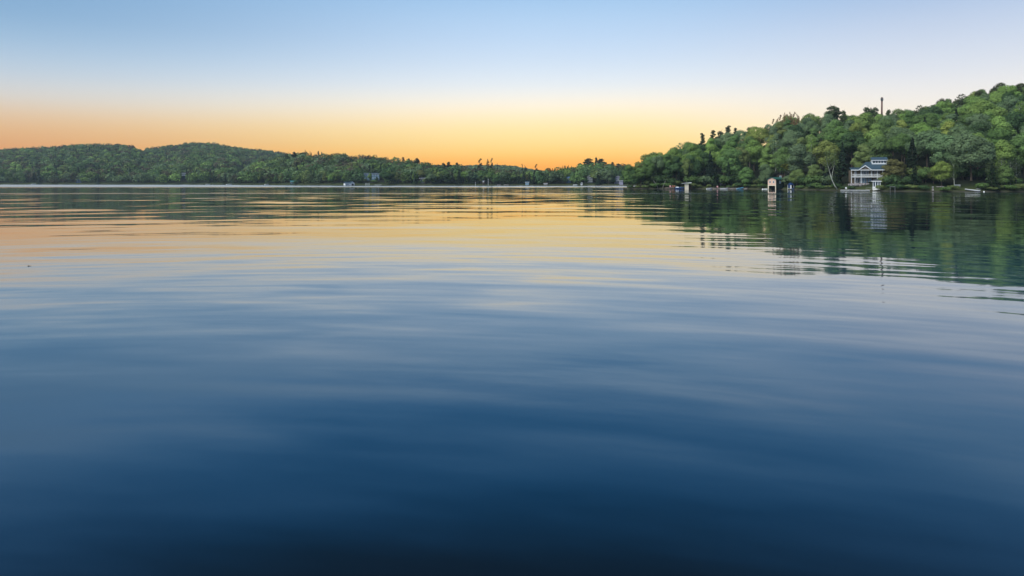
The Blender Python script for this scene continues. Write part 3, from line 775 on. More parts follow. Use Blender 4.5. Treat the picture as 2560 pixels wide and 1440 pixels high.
stuff_forest('middle_forest', 'dense green forest on the middle hill and low far shore', (596, 1575), (8, lambda p: lerp(p, D1)*1.05), 9.5, (8.5, 16), 260, .95,
             TN, 12, FCLEAR)
stuff_forest('distant_forest', 'pale distant forest on the low ridge behind the far shore', (760, 1560), (300, lambda p: lerp(p, D2)*1.02), 11, (8, 12), 70, 1.7,
             TN, 13)

# ------------------------------------------------------------------ buildings and shore things
def site(name, px, Y, z, rz=None, **k):
    th = -math.atan(U(px)) if rz is None else rz
    return empty(name, at(px, Y, z), th, **k)
def window(parent, x0, x1, z0, z1, y, frame=WHITE, glass=GLASS, t=.10, mull=1):
    """a framed window in a wall facing -y"""
    mb = MB(); d = .07
    mb.box(x0, x1, y-d, y, z0, z0+t).box(x0, x1, y-d, y, z1-t, z1).box(x0, x0+t, y-d, y, z0+t, z1-t).box(x1-t, x1, y-d, y, z0+t, z1-t)
    w = (x1-x0)
    for i in range(mull):
        xm = x0 + w*(i+1)/(mull+1); mb.box(xm-.035, xm+.035, y-d+.01, y, z0+t, z1-t)
    f = mb.build('window', frame, parent)
    MB().box(x0+t, x1-t, y-.025, y-.003, z0+t, z1-t).build('pane', glass, f)
    return f
def gable_roof(parent, x0, x1, y0, y1, z, h, m, t=.18, over=.4, ridge='y', trim=None):
    """ridge along local y: gable faces -y;  ridge along x: eaves face -y"""
    mb = MB()
    if ridge == 'y':
        c = (x0+x1)/2; sl = h/((x1-x0)/2)
        poly = [(x0-over, z-over*sl), (c, z+h), (x1+over, z-over*sl), (x1+over, z-over*sl+t), (c, z+h+t), (x0-over, z-over*sl+t)]
        mb.prism([poly[0], poly[1], poly[4], poly[5]], y0-over, y1+over).prism([poly[1], poly[2], poly[3], poly[4]], y0-over, y1+over)
        o = mb.build('roof', m, parent)
        if trim:
            b = MB().prism([poly[0], poly[1], poly[4], poly[5]], y0-over-.1, y0-over-.003).prism([poly[1], poly[2], poly[3], poly[4]], y0-over-.1, y0-over-.003)
            b.build('bargeboard', trim, o)
    else:
        c = (y0+y1)/2; sl = h/((y1-y0)/2)
        P = [(y0-over, z-over*sl), (c, z+h), (y1+over, z-over*sl), (y1+over, z-over*sl+t), (c, z+h+t), (y0-over, z-over*sl+t)]
        mb.prism([P[0], P[1], P[4], P[5]], x0-over, x1+over, 'x').prism([P[1], P[2], P[3], P[4]], x0-over, x1+over, 'x')
        o = mb.build('roof', m, parent)
        if trim: MB().box(x0-over, x1+over, y0-over-.12, y0-over-.003, z-over*sl-.05, z-over*sl+t+.02).build('fascia', trim, o)
    return o
def walls(parent, x0, x1, y0, y1, z0, z1, m, name='wall', gable=None):
    """solid body; gable=(h, axis)"""
    mb = MB()
    if gable and gable[1] == 'y': mb.prism([(x0, z0), (x1, z0), (x1, z1), ((x0+x1)/2, z1+gable[0]), (x0, z1)], y0, y1)
    elif gable: mb.prism([(y0, z0), (y1, z0), (y1, z1), ((y0+y1)/2, z1+gable[0]), (y0, z1)], x0, x1, 'x')
    else: mb.box(x0, x1, y0, y1, z0, z1)
    return mb.build(name, m, parent)

# --- white lake house
def lake_house():
    Y = 304.0; k = Y/F; px0 = 2130.5; z0 = zat(459.0, Y)
    r = site('lake_house', px0, Y, z0, rz=-.30, label='two storey white lake house with porch, balcony and blue roof', cat='house')
    W = lambda p: (p-px0)*k*1.0
    Z = lambda p: (459.0-p)*k
    zf = Z(441.5)      # balcony floor
    ze = Z(425.5)      # eaves
    x1 = W(2212)
    walls(r, .3, x1, 2.6, 11, -2.2, zf-.2, TAN, 'lower_wall')
    walls(r, .3, x1, 2.6, 11, zf-.2, ze, TAN, 'upper_wall')
    # large pale panes on the lower floor
    for a, b in ((2151, 2155.5), (2156, 2160.5), (2161, 2165.5), (2168, 2172), (2173, 2177)):
        window(r, W(a), W(b), .25, zf-.7, 2.6, WHITE, PALEGLASS, .09, 0)
    for a, b in ((2139, 2143), (2145, 2149)):
        window(r, W(a), W(b), .25, zf-.7, 2.6, WHITE, GLASS, .09, 0)
    for a, b in ((2152, 2157), (2158.5, 2164), (2165.5, 2170.5), (2176, 2180), (2183, 2187), (2189, 2194), (2139, 2143)):
        window(r, W(a), W(b), zf+.35, ze-.35, 2.6, WHITE, GLASS, .1, 1)
    # balcony deck, rail and posts
    MB().box(-.1, W(2200), 0, 2.58, zf-.32, zf).build('balcony_floor', WHITE, r)
    rail = MB(); rail.box(0, W(2200), .02, .12, zf+.98, zf+1.1); rail.box(0, W(2200), .04, .1, zf+.14, zf+.2)
    x = .15
    while x < W(2200): rail.box(x, x+.055, .045, .095, zf+.2, zf+.98); x += .19
    rail.build('railing', WHITE, r)
    for p in (2128.8, 2137, 2151, 2173.5, 2187, 2199):
        MB().box(W(p)-.09, W(p)+.09, .14, .32, zf, ze).build('upper_post', WHITE, r)
    for p in (2128.8, 2137, 2151, 2187, 2199):
        MB().box(W(p)-.1, W(p)+.1, .1, .3, -1.6, zf-.32).build('lower_post', WHITE, r)
    MB().box(-.2, W(2202), -.5, 2.5, -2.2, -.02).build('terrace', STONE, r)
    # main hipped roof, with a low porch roof at its left
    y0, yr, y1 = -.55, 6.8, 11.5; zr = Z(405); t = .16; zp = Z(419.5)
    MB().prism([(y0, ze), (3.4, zp), (3.4, zp+t), (y0, ze+t)], -.6, W(2149), 'x').build('porch_roof', BLUEROOF, r)
    A, B_, X = W(2149)+.003, W(2168), x1+.3
    mb = MB(); mb.v = [(A, y0, ze+t), (X, y0, ze+t), (X, yr, zr+t), (B_, yr, zr+t), (A, y1, ze+t), (X, y1, ze+t), (A, y0, ze), (X, y0, ze), (A, y1, ze), (X, y1, ze)]
    mb.f = [[0, 1, 2, 3], [0, 3, 4], [3, 2, 5, 4], [1, 5, 2], [6, 8, 9, 7], [0, 6, 7, 1], [0, 4, 8, 6], [4, 5, 9, 8], [1, 7, 9, 5]]
    ro = mb.build('roof', BLUEROOF, r)
    MB().box(-.6, x1+.3, y0-.12, y0-.003, ze-.12, ze+t+.03).build('fascia', WHITE, ro)
    # cross gable
    gx0, gx1, gz = W(2144.5), W(2173.5), Z(413.2); c = (gx0+gx1)/2
    MB().prism([(gx0+.5, ze+t+.03), (gx1-.5, ze+t+.03), (c, gz-.35)], -.25, 4.2).build('gable_wall', TAN, r)
    g = MB(); th = .2
    g.prism([(gx0, ze), (c, gz-th), (c, gz), (gx0, ze+th)], -.8, 4.6).prism([(c, gz-th), (gx1, ze), (gx1, ze+th), (c, gz)], -.8, 4.6)
    go = g.build('gable_roof', BLUEROOF, r)
    g = MB(); th = .34
    g.prism([(gx0, ze-.1), (c, gz-th), (c, gz+.05), (gx0, ze+.25)], -.92, -.803).prism([(c, gz-th), (gx1, ze-.1), (gx1, ze+.25), (c, gz+.05)], -.92, -.803)
    g.build('bargeboard', WHITE, go)
    window(r, c-.45, c+.45, gz-1.35, gz-.75, -.25, WHITE, GLASS, .07, 0)
    # upper dormer storey with window band
    ux0, ux1 = W(2180), W(2214); uz0, uz1 = Z(409.5), Z(400)
    walls(r, ux0, ux1, 4.6, 9.2, uz0-1.0, uz1, WHITE, 'dormer_wall')
    for i in range(5):
        a = ux0+.25+(ux1-ux0-.5)*i/5; window(r, a, a+(ux1-ux0-.5)/5-.12, uz0+.35, uz1-.35, 4.6, WHITE, GLASS, .06, 0)
    gable_roof(r, ux0, ux1, 4.6, 9.2, uz1, Z(393)-uz1, BLUEROOF, .15, .35, 'x', WHITE)
lake_house()
# rocks of the retaining wall
def rocks():
    rr = random.Random(3)
    for i in range(26):
        px = 2123 + i*2.1 + rr.uniform(-.6, .6); Y = 301.0+rr.uniform(-.6, .6); s = rr.uniform(.4, .85)
        import bmesh
        bm = bmesh.new(); bmesh.ops.create_icosphere(bm, subdivisions=2, radius=s)
        for v in bm.verts:
            v.co *= rr.uniform(.85, 1.12); v.co.z *= .75
        me = bpy.data.meshes.new('boulder'); bm.to_mesh(me); bm.free(); me.materials.append(STONE)
        o = bpy.data.objects.new('boulder', me); C.objects.link(o); o.location = at(px, Y, zat(461.8 + rr.uniform(-1.2, 1.2), Y)-.1)
        o.rotation_euler = (rr.uniform(0, 6), rr.uniform(0, 6), 0)
        tag(o, 'grey boulder in the low stone wall in front of the lake house', 'boulder', 'boulders of the wall below the lake house')
rocks()

# --- small white bathing cabin
def cabin():
    Y = 287.0; k = Y/F; r = site('garden_pavilion', 2191.5, Y, 0, rz=-.42, label='small white windowed pavilion with flat hipped roof at the water', cat='pavilion')
    z0, z1 = zat(472.5, Y), zat(454, Y); w = 8.4*k
    walls(r, -w, w, 0, 2.8, z0-.6, z0+1.0, WHITE, 'base_wall')
    walls(r, -w+.12, w-.12, .12, 2.7, z0+1.0, z1, DARK, 'interior')
    for x in (-w, -w*.36, w*.30, w-.16):
        MB().box(x, x+.17, -.02, .12, z0+1.0, z1).build('post', WHITE, r)
    for x0, x1 in ((-w+.18, -w*.36-.02), (-w*.36+.18, w*.30-.02), (w*.30+.18, w-.18)):
        window(r, x0, x1, z0+1.02, z1-.05, .11, WHITE, GLASS, .06, 0)
    for yy in (.9, 1.9): MB().box(w-.13, w, yy, yy+.15, z0+1.0, z1).build('post', WHITE, r)
    b = len
    ov = .45; z2 = z1+.28; h = zat(450.5, Y)-z2
    mb = MB(); mb.box(-w-ov, w+ov, -ov, 2.8+ov, z1, z2); e = mb.build('eaves_board', WHITE, r)
    mb = MB(); mb.v = [(-w-ov, -ov, z2+.003), (w+ov, -ov, z2+.003), (w+ov, 2.8+ov, z2+.003), (-w-ov, 2.8+ov, z2+.003), (-w*.4, 1.1, z2+h+.4), (w*.4, 1.1, z2+h+.4), (w*.4, 1.7, z2+h+.4), (-w*.4, 1.7, z2+h+.4)]
    mb.f = [[0, 3, 2, 1], [4, 5, 6, 7], [0, 1, 5, 4], [1, 2, 6, 5], [2, 3, 7, 6], [3, 0, 4, 7]]
    mb.build('roof', DARKROOF, r)
cabin()

# --- green boathouse
def boathouse():
    Y = 343.0; k = Y/F
    r = site('boathouse', 1939.7, Y, 0, rz=-math.atan(U(1940))-R(36), label='tall boathouse with salmon front, dark green side and green roof', cat='boathouse')
    w = 20*k/math.cos(R(36))*.93; d = 20.5*k/math.sin(R(36))*.9; H = zat(448, Y); g = zat(443.6, Y)-H
    # local: front spans x -w..0 at y=0
    mb = MB(); zo = H*.36
    MB().box(-w, -w+.42, 0, .25, -.5, zo).build('door_post', CREAM, r); MB().box(-.42, 0, 0, .25, -.5, zo).build('door_post', CREAM, r)
    MB().box(-w, 0, 0, .25, zo, zo+.42).build('lintel', CREAM, r)
    mb = MB().prism([(-w, zo+.42), (0, zo+.42), (0, H), (-w/2, H+g), (-w, H)], 0, .25)
    mb.build('front_wall', SALMON, r)
    MB().box(-.2, 0, .253, d, .35, H).build('side_wall', GREENBOARD, r)
    MB().box(-w, -w+.2, .253, d, .35, H).build('side_wall', GREENBOARD, r)
    MB().prism([(-w, .35), (0, .35), (0, H), (-w/2, H+g), (-w, H)], d+.003, d+.2).build('rear_wall', GREENBOARD, r)
    MB().box(-w+.2, -.2, 2.4, 2.6, -.3, zo+.3).build('inner_partition', DARK, r)
    MB().box(-w+.2, -.2, .26, d, zo+.1, zo+.3).build('upper_floor', DARKWOOD, r)
    for y in np.linspace(.5, d-.3, 5): MB().tube([(-.1, y, -1), (-.1, y, .35)], .11).build('pile', DARKWOOD, r)
    MB().box(-w-.05, -w+.14, -.06, -.003, -.4, H).build('corner_board', CREAM, r)
    MB().box(-.14, .05, -.06, -.003, -.4, H).build('corner_board', CREAM, r)
    for x0, x1 in ((-w+.75, -w+1.75), (-1.75, -.75)):
        window(r, x0, x1, H*.60, H*.86, -.002, WHITE, GLASS, .13, 1)
    # side window: built in its own frame turned to face +x
    e = MB(); y0, y1, a0, a1 = d*.42, d*.62, H*.58, H*.84
    e.box(.003, .07, y0, y1, a0, a0+.1).box(.003, .07, y0, y1, a1-.1, a1).box(.003, .07, y0, y0+.1, a0+.1, a1-.1).box(.003, .07, y1-.1, y1, a0+.1, a1-.1)
    f = e.build('window', WHITE, r); MB().box(.003, .03, y0+.1, y1-.1, a0+.1, a1-.1).build('pane', PALEGLASS, f)
    gable_roof(r, -w, 0, 0, d, H+.02, g, GREENROOF, .16, .55, 'y', None)
boathouse()
# cottage dormer / chimney seen above the boathouse
r = site('hill_cabin', 1950, 362, zat(447, 362), label='dark cabin half hidden above the green boathouse with pale window', cat='cabin')
walls(r, -1.9, 1.9, 0, 4, -5, 2.0, DARKWOOD, gable=(.9, 'y')); gable_roof(r, -1.9, 1.9, 0, 4, 2.0, .9, DARKROOF, .12, .3, 'y'); window(r, -.3, .7, .7, 1.7, 0, WHITE, PALEGLASS, .12, 0)

def dock(px0, px1, Y, zt=.45, depth=1.8, label='', m=WOOD, name='dock', rz=None):
    k = Y/F; r = site(name, px0, Y, 0, rz=rz, label=label, cat='dock')
    L = (px1-px0)*k*(1.05 if rz is None else 1)
    mb = MB(); n = max(3, int(L/.32))
    for i in range(n): mb.box(L*i/n, L*(i+1)/n-.03, 0, depth, zt-.06, zt)
    mb.build('deck', m, r)
    MB().box(0, L, -.06, -.003, zt-.28, zt-.02).build('edge_beam', m, r)
    for i in range(max(2, int(L/3)+1)):
        x = .2+(L-.4)*i/max(1, int(L/3)); MB().tube([(x, -.14, -1), (x, -.14, zt+.25)], .08).build('pile', DARKWOOD, r)
    return r
def hull(mb_len, w, h, sheer=.25, n=9):
    """open hull, bow at +x; returns MB of an outer skin with thickness"""
    out = []; 
    for i in range(n):
        t = i/(n-1); ww = w/2*(1-max(0, (t-.45)/.55)**2.2)*(.86+.14*min(1, t*4)); z = h + sheer*t*t; x = mb_len*(t-.5)
        ww = max(ww, .02); kz = .35*h*max(0, (t-.6)/.4)**2
        out.append([(x, -ww, z), (x, -ww*.82, h*.35+kz), (x, 0, kz*1.2), (x, ww*.82, h*.35+kz), (x, ww, z), (x, ww-.06, z), (x, max(ww*.82-.07, 0), h*.4+kz), (x, 0, h*.14+kz*1.2), (x, -max(ww*.82-.07, 0), h*.4+kz), (x, -ww+.06, z)])
    mb = MB(); m = 10
    for s in out: mb.v += s
    for i in range(n-1):
        for j in range(m): mb.f.append([i*m+j, i*m+(j+1) % m, (i+1)*m+(j+1) % m, (i+1)*m+j])
    mb.f.append(list(range(m))); mb.f.append([(n-1)*m+j for j in reversed(range(m))])
    return mb
def boat(px, Y, L, w, h, m, label, rz=0, z=-.12, kind='motorboat', cover=None, tilt=0, flip=False):
    r = site(kind, px, Y, z, label=label, cat='canoe' if kind == 'canoe' else 'boat'); r.rotation_euler = (math.pi if flip else 0, tilt, -math.atan(U(px))+rz)
    hull(L, w, h).build('hull', m, r, True)
    if kind == 'motorboat':
        MB().box(-L*.44, L*.30, -w*.40, w*.40, h*.55, h*.62).build('floor', WOOD, r)
        MB().box(-L*.10, -L*.02, -w*.38, w*.38, h*.62, h*.95).build('seat', WHITE, r)
        MB().prism([(L*.10, h), (L*.13, h+.02), (L*.02, h+.5), (0, h+.48)], -w*.36, w*.36).build('windscreen', PALEGLASS, r)
        mb = MB(); mb.box(-L*.5-.35, -L*.5-.02, -.16, .16, h*.5, h+.42).box(-L*.5-.25, -L*.5-.12, -.05, .05, -.4, h*.5); mb.build('outboard_motor', DARK, r)
        if cover:
            mb = MB(); mb.prism([(-w*.5, h+.02), (w*.5, h+.02), (w*.3, h+.38), (-w*.3, h+.38)], -L*.42, -L*.15, 'x')
            mb.build('cover', cover, r)
    else:
        for x in (-L*.25, L*.2): MB().box(x-.1, x+.1, -w*.36, w*.36, h*.75, h*.8).build('seat', WOOD, r)
    return r

# docks and boats by the right hill, left to right
dock(1661, 1689, 370, .75, 2.4, 'brown wooden dock carrying orange chairs at the hill tip', mat('brown_deck', (.26, .21, .19), .8, .2, .3))
def chair(px, Y, zb, m, label):
    r = site('deck_chair', px, Y, zb, label=label, cat='chair')
    MB().box(-.32, .32, 0, .6, .38, .44).build('seat', m, r)
    MB().prism([(.5, .44), (.58, .44), (.82, 1.15), (.74, 1.15)], -.32, .32, 'x').build('backrest', m, r)
    for x in (-.3, .24):
        for y in (.03, .5): MB().box(x, x+.06, y, y+.06, 0, .38).build('leg', m, r)
    for x in (-.42, .34): MB().box(x, x+.08, 0, .6, .62, .67).build('armrest', m, r)
chair(1675.5, 371, .75, PINK, 'pale pink chair on the brown dock, leftmost of the three')
chair(1681.5, 371, .75, ORANGE, 'orange chair on the brown dock, middle of the three')
chair(1686, 371, .75, ORANGE, 'orange chair on the brown dock, rightmost of the three')
boat(1700, 366, 5.2, 1.9, .95, BLUE, 'blue motorboat with white cover moored left of the grey shelter', rz=R(8), cover=WHITE)
def shelter():
    Y = 364.0; k = Y/F; r = site('boat_shelter', 1717, Y, 0, label='small boat shelter with thin white flat roof and cream end wall', cat='shelter')
    zt = zat(460, Y)
    MB().box(-5*k, 4.4*k, 0, .2, -.3, zt).build('end_wall', CREAM, r)
    mb = MB(); mb.box(4.4*k+.003, 4.4*k+.2, 0, 5, 0, zt); mb.build('side_wall', DARKWOOD, r)
    MB().box(4.4*k+.2, 9*k, 4.7, 5, 0, zt).build('rear_wall', DARKWOOD, r)
    MB().prism([(-13*k, zt+.28), (11.5*k, zt+.52), (11.5*k, zt+.86), (-13*k, zt+.38)], -.9, 5.4).build('roof', WHITE, r)
    for x in (-12*k, 10.4*k): MB().box(x-.07, x+.07, -.7, -.56, -.4, zt+.3).build('post', DARKWOOD, r)
shelter()
dock(1776, 1860, 368, .55, 1.6, 'long low grey dock lined with small boats in front of the trees')
boat(1773, 364, 2.9, 1.3, .6, BOATWHITE, 'small white rowing boat at the left end of the long dock', rz=R(15), kind='rowing_boat')
boat(1810, 363, 3.9, 1.5, .6, BOATWHITE, 'white rowing boat beside the middle of the long dock', rz=R(-6), kind='rowing_boat')
boat(1850, 363.5, 3.8, .95, .5, SKYBLUE, 'light blue canoe drawn up with raised bow at the long dock', rz=R(4), kind='canoe', tilt=-R(8), z=.12)
chair(1793.5, 368.6, .55, PINK, 'pink chair on the long low dock')
chair(1820.5, 368.8, .55, mat('mauve_fabric', (.2, .13, .17), .8), 'dark mauve chair on the long low dock')
def parasol(px, Y, zb, m, label):
    r = site('parasol', px, Y, zb, label=label, cat='parasol'); MB().tube([(0, 0, 0), (.25, 0, 2.3)], .035).build('pole', METAL, r)
    mb = MB(); n = 8; mb.v = [(.27, 0, 2.45)] + [(.25+1.15*math.cos(i*2*math.pi/n)*.95, 1.15*math.sin(i*2*math.pi/n), 2.05+.25*math.cos(i*2*math.pi/n)) for i in range(n)]
    mb.f = [[0, 1+i, 1+(i+1) % n] for i in range(n)]; mb.build('canopy', m, r)
parasol(1801, 369, .55, DARKROOF, 'dark parasol open above the long low dock')
dock(1907, 1919, 346, .4, 1.5, 'short white jetty left of the green boathouse', WHITE, 'jetty')
def buoy(px, Y, s, label, m=WHITE):
    import bmesh
    r = site('buoy', px, Y, .12, label=label, cat='buoy')
    bm = bmesh.new(); bmesh.ops.create_uvsphere(bm, u_segments=16, v_segments=10, radius=s)
    me = bpy.data.meshes.new('float'); bm.to_mesh(me); bm.free(); me.materials.append(m); o = bpy.data.objects.new('float', me); C.objects.link(o); o.parent = r
    MB().tube([(0, 0, s*.9), (0, 0, s*1.5)], s*.2).build('ring', METAL, r)
buoy(1906.5, 342, .36, 'round white buoy at the end of the short white jetty')
buoy(2460, 262, .26, 'small white buoy right of the beached boats')
def boat_lift():
    Y = 339.0; k = Y/F; r = site('boat_lift', 1977, Y, 0, label='blue tented boat lift with white trim right of the green boathouse', cat='boat lift')
    w = 7*k; zt = zat(457, Y)
    for x in (-w, w):
        for y in (0, 3.4): MB().tube([(x, y, -.8), (x, y, zt-1)], .07).build('post', WHITE, r)
    MB().prism([(-w-.1, zt-1.0), (w+.1, zt-1.0), (w*.5, zt-.15), (0, zt+.15), (-w*.5, zt-.15)], -.3, 3.9).build('canopy', BLUE, r)
    MB().box(-w*.85, -w*.1, .2, 3.2, .9, zt-1.1).build('side_curtain', BLUE, r)
    MB().box(-w, w, -.1, .05, .5, .62).build('cross_beam', WHITE, r)
    MB().box(-w*.2, w*.25, -.08, .02, .62, zt-1.2).build('ladder', WHITE, r)
boat_lift()
boat(1984, 337, 2.8, 1.2, .8, BLUE, 'small blue boat floating beside the blue boat lift', rz=R(70), kind='rowing_boat')
def upturned(px, py, Y, L, m, label, rz=0, roll=0):
    z = zat(py, Y); r = site('canoe', px, Y, z, label=label, cat='canoe')
    r.rotation_euler = (math.pi, roll, -math.atan(U(px))+rz)
    hull(L, .9, .42, .12).build('hull', m, r, True)
    for x in (-L*.28, L*.28):
        mb = MB(); zg = z-ground(px, Y)
        mb.box(x-.06, x+.06, -.5, .5, .38, .46).box(x-.05, x+.05, -.5, -.4, .46, zg+.3).box(x-.05, x+.05, .4, .5, .46, zg+.3); mb.build('trestle', DARKWOOD, r)
upturned(2035.5, 463.3, 326, 2.4, WHITE, 'white canoe upside down on a rack left of the leaning birch', roll=R(5))
# floating dock by the house
def float_dock():
    Y = 290.0; k = Y/F; r = site('floating_dock', 2101, Y, 0, label='long low pale floating dock in front of the lake house', cat='dock')
    L = 62*k*1.05
    mb = MB(); n = 32
    for i in range(n): mb.box(L*i/n, L*(i+1)/n-.03, 0, 2.0, .42, .5)
    mb.build('deck', WOOD, r); MB().box(0, L, -.05, -.003, .2, .48).build('edge_beam', BOATWHITE, r)
    for i in range(4): x = .3+i*(L-1.9)/3; MB().box(x, x+1.3, .1, 1.9, -.3, .40).build('float', DARK, r)
    MB().prism([(L-1.5, .503), (L+3.4, 1.25), (L+3.4, 1.35), (L-1.5, .6)], .4, 1.8).build('ramp', WOOD, r)
    for y in (.42, 1.76): MB().tube([(L-1.4, y, .55), (L-1.4, y, 1.3), (L+3.3, y, 2.0), (L+3.3, y, 1.3)], .03).build('handrail', METAL, r)
float_dock()
chair(2115, 290.8, .5, BOATWHITE, 'pale chair standing alone on the long floating dock')
# post and rail frame
def frame(px, Y, w, h, label, m=METAL):
    zb = ground(px, Y); r = site('tie_up_rack', px, Y, 0, label=label, cat='rack')
    for x in (0, w): MB().tube([(x, 0, -.8), (x, 0, h)], .06).build('post', m, r)
    MB().tube([(-.1, 0, h), (w+.1, 0, h)], .05).build('top_rail', m, r)
frame(2225.5, 277, 1.7, 1.9, 'grey metal post and rail frame at the water right of the pavilion')
upturned(2296, 468.5, 276, 2.9, RED, 'dark red canoe lying under the dark trees')
def pillar():
    Y = 268.5; r = site('stone_pillar', 2332, Y, ground(2332, Y), label='short pale grey pillar standing at the water left of the lawn tree', cat='pillar')
    mb = MB(); mb.box(-.38, .38, -.38, .38, -1, .3).box(-.25, .25, -.25, .25, .3, 1.2); mb.build('shaft', STONE, r)
    MB().box(-.33, .33, -.33, .33, 1.2, 1.38).build('cap', BOATWHITE, r)
pillar()
def ring():
    Y = 273.0; rr = random.Random(8); z = ground(2353, Y)
    import bmesh
    for i in range(9):
        a = i*2*math.pi/9; bm = bmesh.new(); bmesh.ops.create_icosphere(bm, subdivisions=2, radius=.34)
        for v in bm.verts: v.co *= rr.uniform(.85, 1.15); v.co.z *= .7
        me = bpy.data.meshes.new('edging_stone'); bm.to_mesh(me); bm.free(); me.materials.append(STONE); o = bpy.data.objects.new('edging_stone', me); C.objects.link(o)
        p = at(2353, Y, z); o.location = (p.x+1.2*math.cos(a), p.y+.9*math.sin(a)+.6, z+.12)
        tag(o, 'pale stone in the ring around the lone lawn tree', 'stone', 'stones ringing the lone lawn tree')
ring()
def bench(px, Y, w, label):
    z = ground(px, Y); r = site('bench', px, Y, z, label=label, cat='bench')
    MB().box(-w/2, w/2, 0, .5, .42, .5).build('seat', BOATWHITE, r); MB().box(-w/2, w/2, .5, .57, .62, .98).build('backrest', BOATWHITE, r)
    for x in (-w/2+.1, w/2-.2):
        for y in (.03, .44): MB().box(x, x+.1, y, y+.1, -.2, .42).build('leg', BOATWHITE, r)
bench(2393, 272, 2.2, 'white bench on the lawn between the lawn tree and beached boats')
boat(2431, 264.5, 5.0, 1.0, .5, BOATWHITE, 'long white canoe sloping down the lawn into the water', rz=R(-6), kind='canoe', tilt=R(9), z=.35)
upturned(2442, 471.5, 267.5, 2.9, mat('pale_grey_hull', (.55, .58, .60), .4), 'upturned pale grey boat just behind the long white canoe')
# mast on the ridge
def mast():
    px = 2204.5; Y = YR(px, lerp(px, DR_R)*1.03); z = ground(px, Y); zt = zat(243.5, Y)
    r = site('lookout_mast', px, Y, z, label='rusty brown mast with thicker cage top rising above the ridge trees', cat='mast')
    h = zt-z
    MB().tube([(0, 0, -1), (0, 0, h*.6), (.05, 0, h-2.4)], [.62, .52, .48], 12).build('pole', RUST, r, True)
    mb = MB(); mb.tube([(.05, 0, h-2.4), (.1, 0, h-1.9), (.1, 0, h-.9), (.08, 0, h-.7)], [.5, .72, .72, .5], 12); mb.build('lower_drum', DARKROOF, r)
    mb = MB(); mb.tube([(.08, 0, h-.697), (.08, 0, h-.5), (.08, 0, h)], [.45, .62, .62], 12); mb.build('upper_drum', RUST, r)
    for i in range(4):
        a = i*math.pi/2+.4; MB().box(.08+.74*math.cos(a)-.09, .08+.74*math.cos(a)+.09, .74*math.sin(a)-.09, .74*math.sin(a)+.09, h-2.0, h-.4).build('antenna_panel', METAL, r)
    mb = MB()
    for i in range(int(h/.6)): mb.box(-.2, .2, -.68, -.5, .4+i*.6, .45+i*.6)
    mb.build('ladder', METAL, r)
mast()

# ---- far shore buildings
def house(name, px, py, pw, ph, Y, wallm, roofm, label, rh=.45, ridge='x', depth=7, wins=3, rows=1, rz=0, cat='house', glass=GLASS, deck=False):
    """px: centre column; py: base row; pw, ph: wall width/height in photo pixels"""
    k = Y/F; w = pw*k; h = ph*k; z = zat(py, Y)
    r = site(name, px, Y, z, rz=-math.atan(U(px))+rz, label=label, cat=cat)
    g = h*rh
    walls(r, -w/2, w/2, 0, depth, -4 if z > 2 else -1, h, wallm, gable=(g, ridge))
    gable_roof(r, -w/2, w/2, 0, depth, h+.02, g, roofm, .2, .45, ridge, WHITE)
    for j in range(rows):
        z0 = h*(j+.25)/rows; z1 = h*(j+.8)/rows
        for i in range(wins):
            c = -w/2 + w*(i+.5)/wins; ww = w/wins*.30
            window(r, c-ww, c+ww, z0, z1, 0, WHITE, glass, .12, 1)
    if deck:
        MB().box(-w/2, w/2, -2, -.003, h*.42, h*.48).build('balcony', WHITE, r)
        for i in range(4): x = -w/2+.1+(w-.3)*i/3; MB().box(x, x+.15, -1.95, -1.8, -2, h*.42).build('post', WHITE, r)
    return r
def far_boathouse():
    Y = 709.0; k = Y/F; px = 874.5; r = site('far_boathouse', px, Y, 0, rz=-math.atan(U(px))-R(-14), label='white boathouse with pale blue roof and dark gabled door on the far shore', cat='boathouse')
    w0, w1 = -11.5*k, 2*k; wr = 11.5*k; h = zat(458.5, Y)
    walls(r, w0, w1, 0, 7, -.4, h, WHITE)
    walls(r, w1+.003, wr, -.6, 7.6, -.4, h, WHITE, 'gable_wing', gable=(1.7, 'y'))
    gable_roof(r, w0, w1, 0, 7, h+.02, 1.5, BLUEROOF, .2, .35, 'x', WHITE)
    gable_roof(r, w1+.01, wr, -.6, 7.6, h+.03, 1.7, BLUEROOF, .2, .3, 'y', WHITE)
    MB().box(w1+1.0, wr-.9, -.66, -.603, -.3, h-.35).build('door', DARK, r)
    window(r, w0+.6, w0+1.6, .5, h-.3, 0, WHITE, GLASS, .1, 0); window(r, w0+2.4, w0+3.4, .5, h-.3, 0, WHITE, GLASS, .1, 0)
far_boathouse()
house('shore_house', 929, 448.5, 38, 13.5, YF(929, 36), mat('dusk_blue_board', (.13, .23, .29), .7), BLUEROOF, 'wide pale blue house among trees above the far shore', .18, 'x', 8, 6, 2, 0, glass=PALEGLASS)
bh = house('shore_house', 459, 440.5, 9, 7.2, YF(459, 55), mat('slate_board', (.05, .07, .10), .7), DARKROOF, 'tiny dark house with two white balcony bands on the left far hill', .3, 'x', 6, 2, 2)
for zz in (.7, 2.6): MB().box(-2.3, 2.3, -1.4, -.003, zz, zz+.7).build('balcony', WHITE, bh)
house('shore_house', 197, 457, 10, 7, YF(197, 12), BLUE, DARKROOF, 'small dark blue house by the water under the far left hill', .4, 'y', 6, 2, 1)
house('far_cabin', 735, 460.8, 17, 6.0, YF(735, 6), TEALWALL, mat('teal_roof', (.02, .14, .15), .6), 'low teal cabin on the far shore left of the white boathouse', .5, 'x', 6, 3, 1, cat='cabin')
house('shore_house', 1421, 452.5, 11, 7.5, YF(1421, 20), mat('mid_blue', (.025, .07, .13), .6), mat('bright_blue_roof', (.06, .15, .34), .6), 'house with bright blue roof near the big dark pines', .75, 'x', 8, 2, 1)
